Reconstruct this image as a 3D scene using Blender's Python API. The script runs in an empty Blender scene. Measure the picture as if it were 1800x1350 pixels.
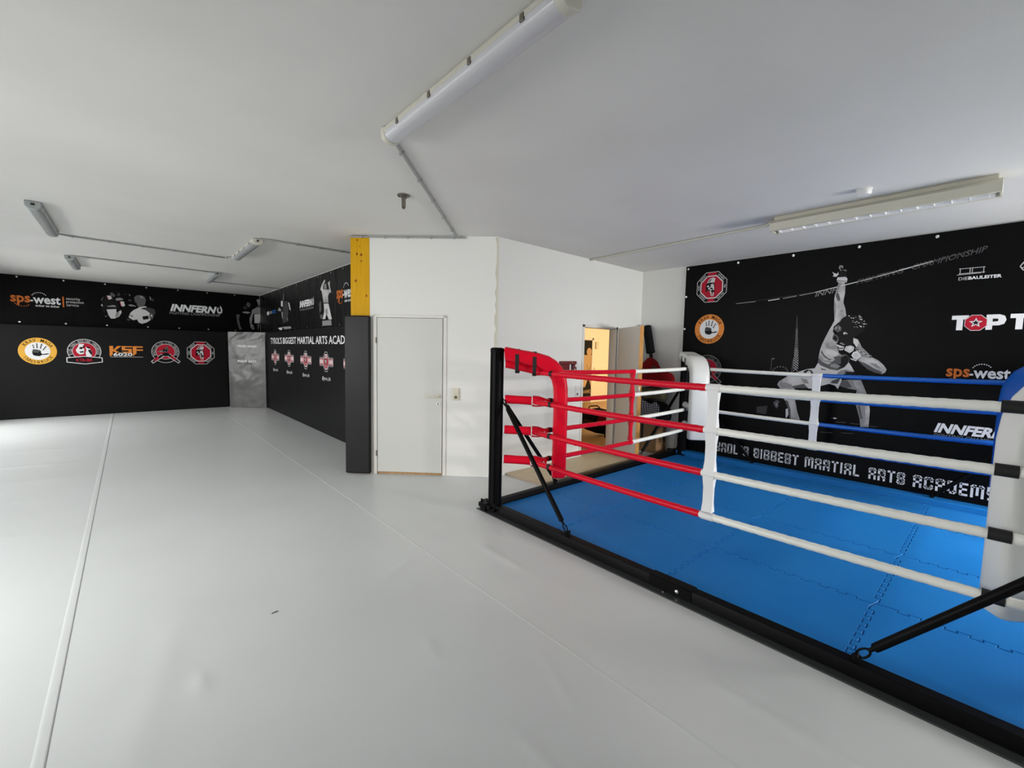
import bpy, bmesh, math, random
import numpy as np
from mathutils import Vector, Matrix, noise
from mathutils.geometry import tessellate_polygon
random.seed(4)
PI = math.pi
S = bpy.context.scene
COL = S.collection

# ---------------------------------------------------------------- camera
cam = bpy.data.cameras.new('camera'); cam_ob = bpy.data.objects.new('camera', cam); COL.objects.link(cam_ob)
YAW, PITCH, ROLL = 0.7253, 0.0759, 0.0201
fw = Vector((math.sin(YAW)*math.cos(PITCH), math.cos(YAW)*math.cos(PITCH), -math.sin(PITCH)))
rt = Vector((math.cos(YAW), -math.sin(YAW), 0)); up = rt.cross(fw)
rt, up = rt*math.cos(ROLL)+up*math.sin(ROLL), up*math.cos(ROLL)-rt*math.sin(ROLL)
cam_ob.matrix_world = Matrix(((rt.x, up.x, -fw.x, 0), (rt.y, up.y, -fw.y, 0), (rt.z, up.z, -fw.z, 1.6), (0, 0, 0, 1)))
cam.sensor_width = 36; cam.lens = 763.67/1800*36; cam.clip_start = .05
S.camera = cam_ob

# ---------------------------------------------------------------- light
S.view_settings.view_transform = 'Standard'; S.view_settings.look = 'None'
S.view_settings.exposure = 0.1; S.view_settings.gamma = 1; S.view_settings.use_curve_mapping = False
W = bpy.data.worlds.new('sky'); S.world = W; W.use_nodes = True
bg = W.node_tree.nodes['Background']; bg.inputs[0].default_value = (.80, .88, 1, 1); bg.inputs[1].default_value = 1.0
def area(name, loc, rot, sx, sy, power, color):
    l = bpy.data.lights.new(name, 'AREA'); l.shape = 'RECTANGLE'; l.size = sx; l.size_y = sy; l.energy = power; l.color = color
    o = bpy.data.objects.new(name, l); o.location = loc; o.rotation_euler = rot; COL.objects.link(o); return o
XL, YB = -2.6, -2.6           # left window wall, rear window wall
for y, e in ((3.4, 262), (6.2, 108), (9.0, 86), (11.4, 205)):
    area('daylight_left', (XL-.95, y, 1.95), (0, -PI/2+.5, 0), 1.9, 2.3, e, (1, .995, .975))
area('daylight_rear', (5.6, YB-.95, 1.9), (PI/2-.5, 0, 0), 2.0, 1.9, 650, (1, .985, .955))
area('daylight_rear', (1.69, -6.0, 2.5), (PI/2-.3, 0, 0), .35, .35, 120, (1, .93, .82))

# ---------------------------------------------------------------- materials
MATS = {}
def mat(name, color, rough=.5, metal=0, spec=.5, bump=None, coat=0, emit=None, vary=None):
    """bump = (noise scale, strength, distance, detail, stretch xyz)   vary = (scale, second colour)"""
    if name in MATS: return MATS[name]
    m = bpy.data.materials.new(name); m.use_nodes = True; nt = m.node_tree; b = nt.nodes['Principled BSDF']
    b.inputs['Base Color'].default_value = (*color, 1); b.inputs['Roughness'].default_value = rough
    b.inputs['Metallic'].default_value = metal; b.inputs['Specular IOR Level'].default_value = spec
    if coat: b.inputs['Coat Weight'].default_value = coat; b.inputs['Coat Roughness'].default_value = .15
    if emit: b.inputs['Emission Color'].default_value = (*emit[0], 1); b.inputs['Emission Strength'].default_value = emit[1]
    if bump or vary:
        g = nt.nodes.new('ShaderNodeNewGeometry')
    if vary:
        n = nt.nodes.new('ShaderNodeTexNoise'); n.inputs['Scale'].default_value = vary[0]; n.inputs['Detail'].default_value = 5
        r = nt.nodes.new('ShaderNodeValToRGB'); r.color_ramp.elements[0].position = .35; r.color_ramp.elements[1].position = .68
        r.color_ramp.elements[0].color = (*color, 1); r.color_ramp.elements[1].color = (*vary[1], 1)
        if len(vary) > 2:
            mp = nt.nodes.new('ShaderNodeMapping'); mp.inputs['Scale'].default_value = vary[2]
            nt.links.new(g.outputs['Position'], mp.inputs['Vector']); nt.links.new(mp.outputs[0], n.inputs['Vector'])
        else: nt.links.new(g.outputs['Position'], n.inputs['Vector'])
        nt.links.new(n.outputs['Fac'], r.inputs[0]); nt.links.new(r.outputs[0], b.inputs['Base Color'])
    if bump:
        n = nt.nodes.new('ShaderNodeTexNoise'); n.inputs['Scale'].default_value = bump[0]; n.inputs['Detail'].default_value = bump[3]
        if len(bump) > 4:
            mp = nt.nodes.new('ShaderNodeMapping'); mp.inputs['Scale'].default_value = bump[4]
            nt.links.new(g.outputs['Position'], mp.inputs['Vector']); nt.links.new(mp.outputs[0], n.inputs['Vector'])
        else: nt.links.new(g.outputs['Position'], n.inputs['Vector'])
        k = nt.nodes.new('ShaderNodeBump'); k.inputs['Strength'].default_value = bump[1]; k.inputs['Distance'].default_value = bump[2]
        nt.links.new(n.outputs['Fac'], k.inputs['Height']); nt.links.new(k.outputs[0], b.inputs['Normal'])
    MATS[name] = m; return m
def wood(name, c1, c2, scale, stretch, rough=.5, knots=False):
    m = mat(name, c1, rough, spec=.12, vary=(scale, c2, stretch))
    if knots:
        nt = m.node_tree; b = nt.nodes['Principled BSDF']; src = b.inputs['Base Color'].links[0].from_socket
        g = nt.nodes.new('ShaderNodeNewGeometry')
        v = nt.nodes.new('ShaderNodeTexVoronoi'); v.inputs['Scale'].default_value = 11
        mp = nt.nodes.new('ShaderNodeMapping'); mp.inputs['Scale'].default_value = (1, 1, .8)
        nt.links.new(g.outputs['Position'], mp.inputs[0]); nt.links.new(mp.outputs[0], v.inputs['Vector'])
        r = nt.nodes.new('ShaderNodeValToRGB'); r.color_ramp.elements[0].position = .10; r.color_ramp.elements[1].position = .19
        r.color_ramp.elements[0].color = (1, 1, 1, 1); r.color_ramp.elements[1].color = (0, 0, 0, 1)
        nt.links.new(v.outputs['Distance'], r.inputs[0])
        x = nt.nodes.new('ShaderNodeMix'); x.data_type = 'RGBA'
        nt.links.new(r.outputs[0], x.inputs[0]); nt.links.new(src, x.inputs[6]); x.inputs[7].default_value = (.18, .045, .005, 1)
        nt.links.new(x.outputs[2], b.inputs['Base Color'])
    return m
M_WALL = mat('wall_paint', (.70, .70, .67), .7, spec=.25, bump=(60, .15, .002, 4))
M_CEIL = mat('ceiling_plaster', (.685, .675, .65), .8, spec=.2, bump=(2.2, .35, .012, 6, (1, 1, 1)), vary=(1.3, (.65, .64, .615)))
M_FLOOR = mat('grey_vinyl_floor', (.58, .60, .597), .34, spec=.4, bump=(3.0, .12, .006, 4), vary=(.9, (.55, .568, .563)))
M_SEAM = mat('grey_vinyl_seam', (.545, .563, .558), .40, spec=.3)
M_BLACKPAD = mat('black_pad_vinyl', (.007, .007, .0075), .45, spec=.12, bump=(2.5, .25, .012, 3))
M_SHEENPAD = mat('sheen_grey_pad_vinyl', (.075, .072, .070), .36, spec=.5, bump=(3.2, .35, .02, 3, (1, 1, .8)))  # black vinyl; the window sheen on it is put into the grey base colour
M_COLPAD = mat('column_pad_vinyl', (.009, .009, .0094), .42, spec=.2, bump=(3, .2, .02, 2))
M_BANNER = mat('black_banner_vinyl', (.0022, .0022, .0023), .44, spec=.08, bump=(2.2, .5, .03, 4, (1, 1, .55)))
M_BANNERW = mat('wrinkled_banner_vinyl', (.004, .004, .0042), .38, spec=.16, bump=(2.6, .8, .07, 3, (1.3, 1.3, .5)))
M_DOOR = mat('door_white', (.555, .56, .525), .45, spec=.4)
M_FRAME = mat('door_frame_white', (.66, .645, .60), .45, spec=.4)
M_DOORG = mat('door_grey_white', (.52, .51, .48), .45, spec=.4)
M_DARK = mat('dark_gap', (.02, .016, .012), .8)
M_EDGE = wood('door_edge_wood', (.42, .19, .045), (.55, .28, .08), 6, (8, 8, .6))
M_OAK = wood('threshold_wood', (.36, .22, .10), (.45, .29, .14), 5, (1, 8, 8))
M_PLY = wood('plywood', (.52, .42, .28), (.58, .48, .33), 3, (.8, 5, 1), .5)
M_PLYE = wood('plywood_edge', (.33, .25, .18), (.40, .31, .23), 8, (1, 1, 30), .7)
M_YEL = wood('yellow_stained_pine', (.62, .345, .006), (.53, .27, .004), 4, (14, 14, .7), .5, True)
M_IVORY = mat('ivory_plastic', (.60, .57, .46), .35)
M_WHITEP = mat('white_plastic', (.72, .72, .70), .35)
M_CREAM = mat('cream_enamel', (.56, .54, .44), .4)
M_LAMPG = mat('grey_lamp_housing', (.33, .36, .35), .45)
M_LAMPW = mat('white_lamp_housing', (.52, .50, .43), .4)
M_DIFFG = mat('grey_lamp_diffuser', (.38, .40, .40), .25, spec=.6, bump=(1, .0, .0, 0))
M_DIFFW = mat('white_lamp_diffuser', (.50, .50, .52), .25, spec=.5)
M_MIRROR = mat('polished_louvre', (.92, .92, .92), .3, metal=.35)
M_CONDUIT = mat('grey_conduit', (.30, .31, .30), .5)
M_TRUNK = mat('cream_trunking', (.55, .54, .45), .5)
M_STEEL = mat('bright_steel', (.75, .75, .75), .25, metal=1)
M_BRONZE = mat('dull_iron', (.20, .185, .15), .45, metal=.8)
M_BLACKM = mat('black_powder_coat', (.0035, .0035, .004), .42, spec=.07)
M_BLACKF = mat('black_flange_coat', (.03, .033, .034), .35, spec=.5)
M_RED = mat('red_vinyl', (.66, .004, .023), .34, spec=.14, bump=(9, .25, .008, 3))
M_REDR = mat('red_rope_sleeve', (.66, .004, .023), .3, spec=.2)
M_WHT = mat('white_vinyl', (.76, .765, .74), .38, spec=.45, bump=(7, .18, .008, 3))
M_WHTR = mat('white_rope_sleeve', (.88, .88, .82), .36, spec=.45)
M_WEB = mat('white_webbing', (.80, .80, .81), .55)
M_BLU = mat('blue_vinyl', (.006, .10, .46), .35, spec=.5, bump=(7, .18, .008, 3))
M_BLUR = mat('blue_rope_sleeve', (.006, .11, .50), .3, spec=.5)
M_STRAP = mat('black_strap', (.006, .006, .006), .7)
M_PIPE = mat('white_piping', (.80, .79, .78), .5)
M_MATB = mat('blue_foam', (.010, .145, .43), .5, spec=.12, bump=(120, .15, .001, 2), vary=(2.2, (.014, .16, .455)))
M_GAPSHADE = mat('mat_gap_shade', (.010, .07, .19), .6)  # dark colour standing in for shade between the mats
M_CARD = wood('cardboard', (.30, .17, .085), (.36, .21, .11), 4, (3, 3, 3), .75)
M_BAGR = mat('dark_red_cloth', (.20, .005, .007), .8, spec=.1, bump=(12, .5, .02, 4))
M_BAGK = mat('black_cloth', (.007, .007, .008), .8, spec=.1, bump=(14, .5, .02, 4))
M_OLIVE = mat('olive_cloth', (.13, .105, .05), .85, bump=(14, .6, .02, 4), vary=(9, (.045, .04, .02)))
M_BROWN = mat('brown_leather', (.10, .05, .018), .6)
M_NAVY = mat('navy_cloth', (.008, .014, .05), .8)
M_REDB = mat('dark_red_metal', (.13, .008, .008), .4)
M_WARMW = mat('corridor_wall', (.72, .66, .54), .7)
M_LAMIN = wood('corridor_laminate', (.36, .21, .09), (.43, .26, .12), 3, (1, 7, 1), .4)
# inks printed on the banners and pads
def ink(name, c, r=.45, vary=None): return mat('ink_'+name, c, r, spec=.12, vary=vary)
INK = dict(W=ink('white', (.75, .75, .76)), L=ink('light_grey', (.60, .59, .585)), G=ink('grey', (.27, .265, .265)), D=ink('dark_grey', (.10, .098, .10)),
           E=ink('faint_grey', (.045, .045, .047)), K=ink('black', (.006, .006, .007)), O=ink('orange', (.70, .235, .045)), Y=ink('amber', (.74, .40, .06)), R=ink('red', (.42, .012, .03)), U=ink('blue', (.012, .09, .28)),
           S=ink('signal_orange', (.62, .16, .03)), P=ink('pink_white', (.66, .52, .53)), T=ink('skin_grey', (.30, .29, .288), .45, (7, (.66, .64, .63), (1, 1, .7))), B=ink('tan', (.40, .27, .14)), F=ink('warm_black', (.007, .0065, .0065)))

# ---------------------------------------------------------------- mesh tools
class B:
    def __init__(s): s.v = []; s.f = []; s.m = []; s.mats = []
    def mi(s, m):
        if m is None: return 0
        if m not in s.mats: s.mats.append(m)
        return s.mats.index(m)
    def add(s, vs, fs, m=None):
        o = len(s.v); k = s.mi(m); s.v += [tuple(v) for v in vs]
        s.f += [tuple(i+o for i in f) for f in fs]; s.m += [k]*len(fs); return s
    def box(s, a, b, m=None):
        (x0, y0, z0), (x1, y1, z1) = a, b
        vs = [(x, y, z) for z in (z0, z1) for y in (y0, y1) for x in (x0, x1)]
        return s.add(vs, [(0, 2, 3, 1), (4, 5, 7, 6), (0, 1, 5, 4), (2, 6, 7, 3), (0, 4, 6, 2), (1, 3, 7, 5)], m)
    def obox(s, o, ax, ay, az, m=None):      # box from corner o along three vectors
        o, ax, ay, az = map(Vector, (o, ax, ay, az))
        vs = [o+ax*i+ay*j+az*k for k in (0, 1) for j in (0, 1) for i in (0, 1)]
        return s.add(vs, [(0, 2, 3, 1), (4, 5, 7, 6), (0, 1, 5, 4), (2, 6, 7, 3), (0, 4, 6, 2), (1, 3, 7, 5)], m)
    def prism(s, poly, ext, m=None):          # 3D polygon extruded along vector ext
        n = len(poly); e = Vector(ext); vs = [Vector(p) for p in poly]; vs += [v+e for v in vs]
        fs = [tuple(range(n))[::-1], tuple(range(n, 2*n))] + [(i, (i+1) % n, (i+1) % n+n, i+n) for i in range(n)]
        return s.add(vs, fs, m)
    def tube(s, pts, r, n=12, m=None, cap=True, ref=(0, 0, 1)):
        pts = [Vector(p) for p in pts]; R = r if hasattr(r, '__len__') else [r]*len(pts); vs = []; prev = None
        for i, p in enumerate(pts):
            t = (pts[min(i+1, len(pts)-1)]-pts[max(i-1, 0)]).normalized()
            if prev is None:
                a = Vector(ref); a = Vector((1, 0, 0)) if abs(a.dot(t)) > .95 else a
                u = t.cross(a).normalized()
            else: u = (prev-t*prev.dot(t)).normalized()
            prev = u; w = t.cross(u)
            vs += [p+(u*math.cos(2*PI*k/n)+w*math.sin(2*PI*k/n))*R[i] for k in range(n)]
        fs = [(i*n+k, i*n+(k+1) % n, (i+1)*n+(k+1) % n, (i+1)*n+k) for i in range(len(pts)-1) for k in range(n)]
        if cap: fs += [tuple(range(n))[::-1], tuple(range((len(pts)-1)*n, len(pts)*n))]
        return s.add(vs, fs, m)
    def lathe(s, prof, c, axis=(0, 0, 1), n=20, m=None):    # prof = [(r, h)]
        a = Vector(axis).normalized(); c = Vector(c); u = a.orthogonal().normalized(); w = a.cross(u); vs = []
        for r, h in prof: vs += [c+a*h+(u*math.cos(2*PI*k/n)+w*math.sin(2*PI*k/n))*r for k in range(n)]
        fs = [(i*n+k, i*n+(k+1) % n, (i+1)*n+(k+1) % n, (i+1)*n+k) for i in range(len(prof)-1) for k in range(n)]
        fs += [tuple(range(n))[::-1], tuple(range((len(prof)-1)*n, len(prof)*n))]
        return s.add(vs, fs, m)
    def grid(s, rows, m=None, closed=False):
        n = len(rows[0]); vs = [p for r in rows for p in r]; q = n if closed else n-1
        fs = [(i*n+k, i*n+(k+1) % n, (i+1)*n+(k+1) % n, (i+1)*n+k) for i in range(len(rows)-1) for k in range(q)]
        return s.add(vs, fs, m)
def obj(name, b, material=None, parent=None, smooth=35, loc=None, bevel=0, seg=2, sub=0, fix=True):
    """one mesh object; b holds world coordinates"""
    v = [Vector(p) for p in b.v]
    if loc is None:
        if parent is not None: loc = tuple(WL[parent.name])
        else:
            xs, ys, zs = zip(*b.v); loc = ((min(xs)+max(xs))/2, (min(ys)+max(ys))/2, min(zs))
    L = Vector(loc)
    me = bpy.data.meshes.new(name); me.from_pydata([p-L for p in v], [], b.f)
    for m in (b.mats or [material]): me.materials.append(m)
    if b.mats: me.polygons.foreach_set('material_index', b.m)
    if fix:
        bm = bmesh.new(); bm.from_mesh(me); bmesh.ops.recalc_face_normals(bm, faces=bm.faces); bm.to_mesh(me); bm.free()
    if smooth:
        me.polygons.foreach_set('use_smooth', [True]*len(me.polygons)); me.set_sharp_from_angle(angle=math.radians(smooth))
    o = bpy.data.objects.new(name, me); COL.objects.link(o)
    if parent is not None: o.parent = parent; o.location = L-WL[parent.name]
    else: o.location = L
    WL[o.name] = L.copy()
    if bevel:
        k = o.modifiers.new('bevel', 'BEVEL'); k.width = bevel; k.segments = seg; k.limit_method = 'ANGLE'; k.angle_limit = math.radians(40); k.harden_normals = False
    if sub:
        k = o.modifiers.new('subdivision', 'SUBSURF'); k.levels = sub; k.render_levels = sub
    return o
WL = {}
def thing(name, loc, label=None, cat=None, group=None):
    o = bpy.data.objects.new(name, None); COL.objects.link(o); o.location = loc; WL[o.name] = Vector(loc); o.empty_display_size = .1
    if label: tag(o, label, cat, group)
    return o
def tag(o, label, cat, group=None):
    o['label'] = label; o['category'] = cat
    if group: o['group'] = group
    return o
def struct(o, label=None, cat=None):
    o['kind'] = 'structure'
    if label: o['label'] = label
    if cat: o['category'] = cat
    return o
def part_label(o, label): o['label'] = label; return o
def copy_part(src, loc_world, parent, rot=None):
    c = src.copy(); COL.objects.link(c); c.parent = parent; c.location = Vector(loc_world)-WL[parent.name]
    if rot is not None: c.rotation_euler = rot
    WL[c.name] = Vector(loc_world); return c

# ---------------------------------------------------------------- printing on flat sheets
class Sheet:                                # local frame of a hung sheet: u to the viewer's right, z up, k towards the viewer
    def __init__(s, o, u, n): s.o = Vector(o); s.u = Vector(u).normalized(); s.n = Vector(n).normalized(); s.warp = None
    def at(s, u, z, k=0): return s.o+s.u*u+Vector((0, 0, z))+s.n*(k+(s.warp(u, z) if s.warp else 0))
LAYER = .0009
_glyph = {}
def glyph(text, bold=0.0):
    key = (text, bold)
    if key in _glyph: return _glyph[key]
    c = bpy.data.curves.new('t', 'FONT'); c.body = text; c.resolution_u = 2; c.offset = bold; c.size = 1
    o = bpy.data.objects.new('t', c); COL.objects.link(o); bpy.context.view_layer.update()
    me = o.evaluated_get(bpy.context.evaluated_depsgraph_get()).to_mesh()
    vs = [(v.co.x, v.co.y) for v in me.vertices]; fs = [tuple(p.vertices) for p in me.polygons]
    bpy.data.objects.remove(o); bpy.data.curves.remove(c)
    _glyph[key] = (vs, fs); return vs, fs
BLOCK = {'A': (2, [[(0, 0), (0, 3.5), (.5, 4), (1.5, 4), (2, 3.5), (2, 0)], [(0, 1.8), (2, 1.8)]]), 'B': (2, [[(0, 0), (0, 4), (1.5, 4), (2, 3.5), (2, 2.5), (1.6, 2), (2, 1.5), (2, .5), (1.5, 0), (0, 0)], [(0, 2), (1.6, 2)]]),
 'C': (2, [[(2, 2.9), (2, 3.5), (1.5, 4), (.5, 4), (0, 3.5), (0, .5), (.5, 0), (1.5, 0), (2, .5), (2, 1.1)]]), 'D': (2, [[(0, 0), (0, 4), (1.4, 4), (2, 3.4), (2, .6), (1.4, 0), (0, 0)]]), 'E': (1.7, [[(1.7, 4), (0, 4), (0, 0), (1.7, 0)], [(0, 2), (1.5, 2)]]),
 'G': (2, [[(2, 2.9), (2, 3.5), (1.5, 4), (.5, 4), (0, 3.5), (0, .5), (.5, 0), (1.5, 0), (2, .5), (2, 1.9), (1.2, 1.9)]]), 'I': (.2, [[(.1, 0), (.1, 4)]]), 'L': (1.6, [[(0, 4), (0, 0), (1.6, 0)]]), 'M': (3, [[(0, 0), (0, 3.5), (.5, 4), (2.5, 4), (3, 3.5), (3, 0)], [(1.5, 4), (1.5, .9)]]),
 'O': (2, [[(.5, 0), (0, .5), (0, 3.5), (.5, 4), (1.5, 4), (2, 3.5), (2, .5), (1.5, 0), (.5, 0)]]), 'R': (2, [[(0, 0), (0, 4), (1.5, 4), (2, 3.5), (2, 2.4), (1.6, 1.9), (0, 1.9)], [(1.3, 1.9), (2, .9), (2, 0)]]), 'S': (2, [[(2, 3), (2, 3.5), (1.5, 4), (.5, 4), (0, 3.5), (0, 2.5), (.4, 2.05), (1.6, 1.95), (2, 1.5), (2, .5), (1.5, 0), (.5, 0), (0, .5), (0, 1)]]),
 'T': (2, [[(0, 4), (2, 4)], [(1, 4), (1, 0)]]), 'Y': (2, [[(0, 4), (0, 2.3), (.4, 1.8), (2, 1.8)], [(2, 4), (2, .5), (1.5, 0), (.3, 0)]])}
class Print:
    def __init__(s, sheet): s.sh = sheet; s.b = B()
    def poly(s, pts, m, layer=1):
        pts2 = [Vector((p[0], p[1], 0)) for p in pts]
        tris = tessellate_polygon([pts2])
        s.b.add([s.sh.at(p[0], p[1], layer*LAYER) for p in pts], [t for t in tris], INK[m]); return s
    def ring(s, outer, inner, m, layer=1):
        n = len(outer); vs = [s.sh.at(*p, layer*LAYER) for p in outer]+[s.sh.at(*p, layer*LAYER) for p in inner]
        s.b.add(vs, [(i, (i+1) % n, (i+1) % n+n, i+n) for i in range(n)], INK[m]); return s
    def disc(s, cu, cz, r, m, layer=1, n=40, r2=None, rz=None):
        k = (rz or r)/r
        P = lambda q: [(cu+q*math.cos(2*PI*i/n), cz+q*k*math.sin(2*PI*i/n)) for i in range(n)]
        return s.ring(P(r), P(r2), m, layer) if r2 else s.poly(P(r), m, layer)
    def line(s, p, q, w, m, layer=1):
        (a, b), (c, d) = p, q; L = math.hypot(c-a, d-b); nx, nz = -(d-b)/L*w/2, (c-a)/L*w/2
        return s.poly([(a+nx, b+nz), (c+nx, d+nz), (c-nx, d-nz), (a-nx, b-nz)], m, layer)
    def rect(s, u0, z0, u1, z1, m, layer=1): return s.poly([(u0, z0), (u1, z0), (u1, z1), (u0, z1)], m, layer)
    def text(s, t, u0, z0, u1, z1, m, layer=2, shear=0, bold=0., rise=0):     # fitted to the box; rise lifts the right end
        vs, fs = glyph(t, bold); xs, ys = zip(*vs); x0, x1, y0, y1 = min(xs), max(xs), min(ys), max(ys); out = []
        for x, y in vs:
            a = (x-x0)/(x1-x0); c = (y-y0)/(y1-y0)
            out.append(s.sh.at(u0+(u1-u0)*a+shear*(z1-z0)*c, z0+(z1-z0)*c+rise*a, layer*LAYER))
        s.b.add(out, fs, INK[m]); return s
    def arc(s, t, cu, cz, r, h, a0, a1, m, layer=2, bold=0., bottom=False, kz=1, fill=.86):   # letters spread from angle a0 to a1 (degrees)
        for i, ch in enumerate(t):
            if ch == ' ': continue
            a = math.radians(a0+(a1-a0)*((i+.5)/len(t))); vs, fs = glyph(ch, bold)
            xs, ys = zip(*vs); x0, x1 = min(xs), max(xs)
            y0, y1 = min(0, min(ys)), max(.69, max(ys)) if ch != '-' else .69
            cell = abs(math.radians(a1-a0))/len(t)*(r+h/2)*fill; wd = min(cell, cell*(x1-x0)/.62)
            er = Vector((math.cos(a), math.sin(a))); et = Vector((er.y, -er.x)); rr = r
            if bottom: er = -er; et = -et; rr = -(r+h)
            out = []
            for x, y in vs:
                q = er*(rr+h*(y-y0)/(y1-y0))+et*(wd*((x-x0)/(x1-x0)-.5) if x1 > x0 else 0)
                out.append(s.sh.at(cu+q.x, cz+q.y*kz, layer*LAYER))
            s.b.add(out, fs, INK[m])
        return s
    def block(s, t, u0, z0, u1, z1, m, layer=1):      # square-shouldered block capitals built from strokes
        ws = [BLOCK[c][0]+.8 for c in t]; gap = .75; tot = sum(ws)+gap*(len(t)-1); k = (u1-u0)/tot; kz = (z1-z0)/4.8; x = u0
        for c, w in zip(t, ws):
            for st in BLOCK[c][1]:
                P = [(x+(a+.4)*k, z0+(b_+.4)*kz) for a, b_ in st]
                for i, (p, q) in enumerate(zip(P, P[1:])):
                    L = math.hypot(q[0]-p[0], q[1]-p[1]); d = ((q[0]-p[0])/L, (q[1]-p[1])/L); hx, hz = .4*k*abs(d[1])+.4*kz*abs(d[0]), 0
                    w_ = .8*(k*abs(d[1])+kz*abs(d[0])); e = .4*(k*abs(d[0])+kz*abs(d[1]))
                    f0 = e if i == 0 else e*.45; f1 = e if i == len(P)-2 else e*.45
                    s.line((p[0]-d[0]*f0, p[1]-d[1]*f0), (q[0]+d[0]*f1, q[1]+d[1]*f1), w_, m, layer)
            x += (w+gap)*k
        return s
    def polys(s, data):
        for i, (m, layer, pts) in enumerate(data): s.poly(pts, m, layer+.8*i/len(data))
        return s
    def done(s, name, parent, label=None):
        o = obj(name, s.b, None, parent, smooth=0, fix=False)
        if label: o['label'] = label
        return o

# ================================================================ the room
H = 2.981; X1 = 6.63; Y2 = 4.171; X0 = 2.80; Y1 = 13.71
KA = Vector((3.4345, 4.1714, 0)); KU = Vector((-.7205, .6934, 0)).normalized(); KN = Vector((-.6934, -.7205, 0)).normalized()   # the slanting wall
def K(u, z, off=0): return KA+KU*u+KN*off+Vector((0, 0, z))

# floor: one vinyl sheet with shallow folds
FOLDS = [(-1.9, 9.45, -.36, 9.2, .05, .004), (-1.8, 8.36, -.42, 8.1, .05, .004), (-1.6, 7.35, -.48, 7.27, .05, .004), (-1.5, 6.43, -.5, 6.38, .05, .003), (-1.3, 5.4, -.5, 5.19, .05, .002),
         (1.246, 2.713, 1.59, 2.908, .035, .004), (1.463, 2.442, 1.66, 2.469, .04, .004), (1.172, 2.012, 1.16, 1.847, .04, .003), (.21, 2.34, .21, 2.5, .04, .003), (1.17, 1.3, 1.16, .4, .03, .003),
         (2.09, .9, 2.07, -.4, .05, .0045), (2.12, 2.75, 2.125, 2.2, .05, .004), (1.6, 1.55, 1.45, 1.15, .03, .002), (-.1, 1.9, .2, 3.2, .1, .002), (1.1, 4.3, 1.5, 4.5, .06, .003), (.9, 4.6, 1.35, 4.9, .06, .002)]
xs = np.concatenate([np.linspace(XL, -.8, 40)[:-1], np.linspace(-.8, 2.7, 150)[:-1], np.linspace(2.7, X1, 14)])
ys = np.concatenate([np.linspace(YB, .1, 24)[:-1], np.linspace(.1, 5, 160)[:-1], np.linspace(5, 10, 100)[:-1], np.linspace(10, Y1, 24)])
GX, GY = np.meshgrid(xs, ys); GZ = np.zeros_like(GX)
for ax, ay, bx_, by, wd, hh in FOLDS:
    dx, dy = bx_-ax, by-ay; L2 = dx*dx+dy*dy; t = np.clip(((GX-ax)*dx+(GY-ay)*dy)/L2, 0, 1)
    d = np.hypot(GX-ax-t*dx, GY-ay-t*dy); fade = np.minimum(1, np.minimum(t, 1-t)*5+.15)
    GZ += 1.6*hh*fade*np.exp(-(d/(wd*.75))**2)
b = B(); b.grid([[(GX[i, j], GY[i, j], GZ[i, j]-.0005) for j in range(len(xs))] for i in range(len(ys))])
floor = struct(obj('floor', b, M_FLOOR, loc=(0, 0, 0), smooth=60, fix=False), 'light grey vinyl sports floor with welded seams')
def seam(p, q, w, h, name):
    p, q = Vector((*p, 0)), Vector((*q, 0)); d = (q-p).normalized(); n = Vector((-d.y, d.x, 0)); b = B(); rows = []
    N = 60
    for i in range(N+1):
        c = p+(q-p)*i/N
        rows.append([c+n*(w/2*k)+Vector((0, 0, z)) for k, z in ((1, -.001), (.93, h*.9), (.6, h), (-.3, h), (-.75, h*.45), (-1, -.001))])
    b.grid(rows); return obj(name, b, M_SEAM, floor, smooth=60)
seam((-.29, 13.3), (-.31, 1.0), .045, .0012, 'seam'); seam((1.68, 12.9), (1.735, -.6), .014, .0008, 'seam')
b = B(); b.tube([(.595, 2.80, .002), (.612, 2.802, .004), (.63, 2.806, .002)], .0022, 6); part_label(obj('scuff_mark', b, M_DARK, floor), 'small dark scuff on the grey floor')

# ceiling
b = B(); b.box((XL-.1, YB-.1, H), (X1+.15, Y1+.15, H+.12)); struct(obj('ceiling', b, M_CEIL), 'matt white plaster ceiling')

# outer walls; the window walls lie behind and beside the viewer
def wall(name, boxes, label): 
    b = B()
    for p, q in boxes: b.box(p, q)
    return struct(obj(name, b, M_WALL), label)
wall('wall_far', [((XL-.2, Y1, 0), (X0+.2, Y1+.15, H))], 'far wall behind the black padding')
wall('wall_right', [((X1, YB-.2, 0), (X1+.15, Y2+.1, H))], 'white wall behind the large banner')
wall('wall_wing', [((X0, 5.25, 0), (X0+.12, Y1, H)), ((2.42, 5.25, 0), (X0, 5.37, H))], 'wall of the wing behind the small banners')
DX0, DX1, DZ = 5.105, 5.915, 1.985
wall('wall_back', [((KA.x, Y2, 0), (DX0, Y2+.11, H)), ((DX1, Y2, 0), (X1, Y2+.11, H)), ((DX0, Y2, DZ), (DX1, Y2+.11, H))], 'white wall with the open doorway')
wins = [(2.35, 4.45), (5.15, 7.25), (7.95, 10.05), (10.35, 12.45)]
bxs = [((XL-.2, YB-.2, 0), (XL, Y1, .35)), ((XL-.2, YB-.2, 2.3), (XL, Y1, H))]; e = YB-.2
for a, c in wins: bxs.append(((XL-.2, e, .35), (XL, a, 2.3))); e = c
bxs.append(((XL-.2, e, .35), (XL, Y1, 2.3))); wall('wall_left', bxs, 'window wall on the left')
rw = [(1.55, 2.45), (4.7, 6.5)]
bxs = [((XL, YB-.2, 0), (X1, YB, .12)), ((XL, YB-.2, 2.2), (X1, YB, H))]; e = XL
for a, c in rw: bxs.append(((e, YB-.2, .12), (a, YB, 2.2))); e = c
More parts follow.
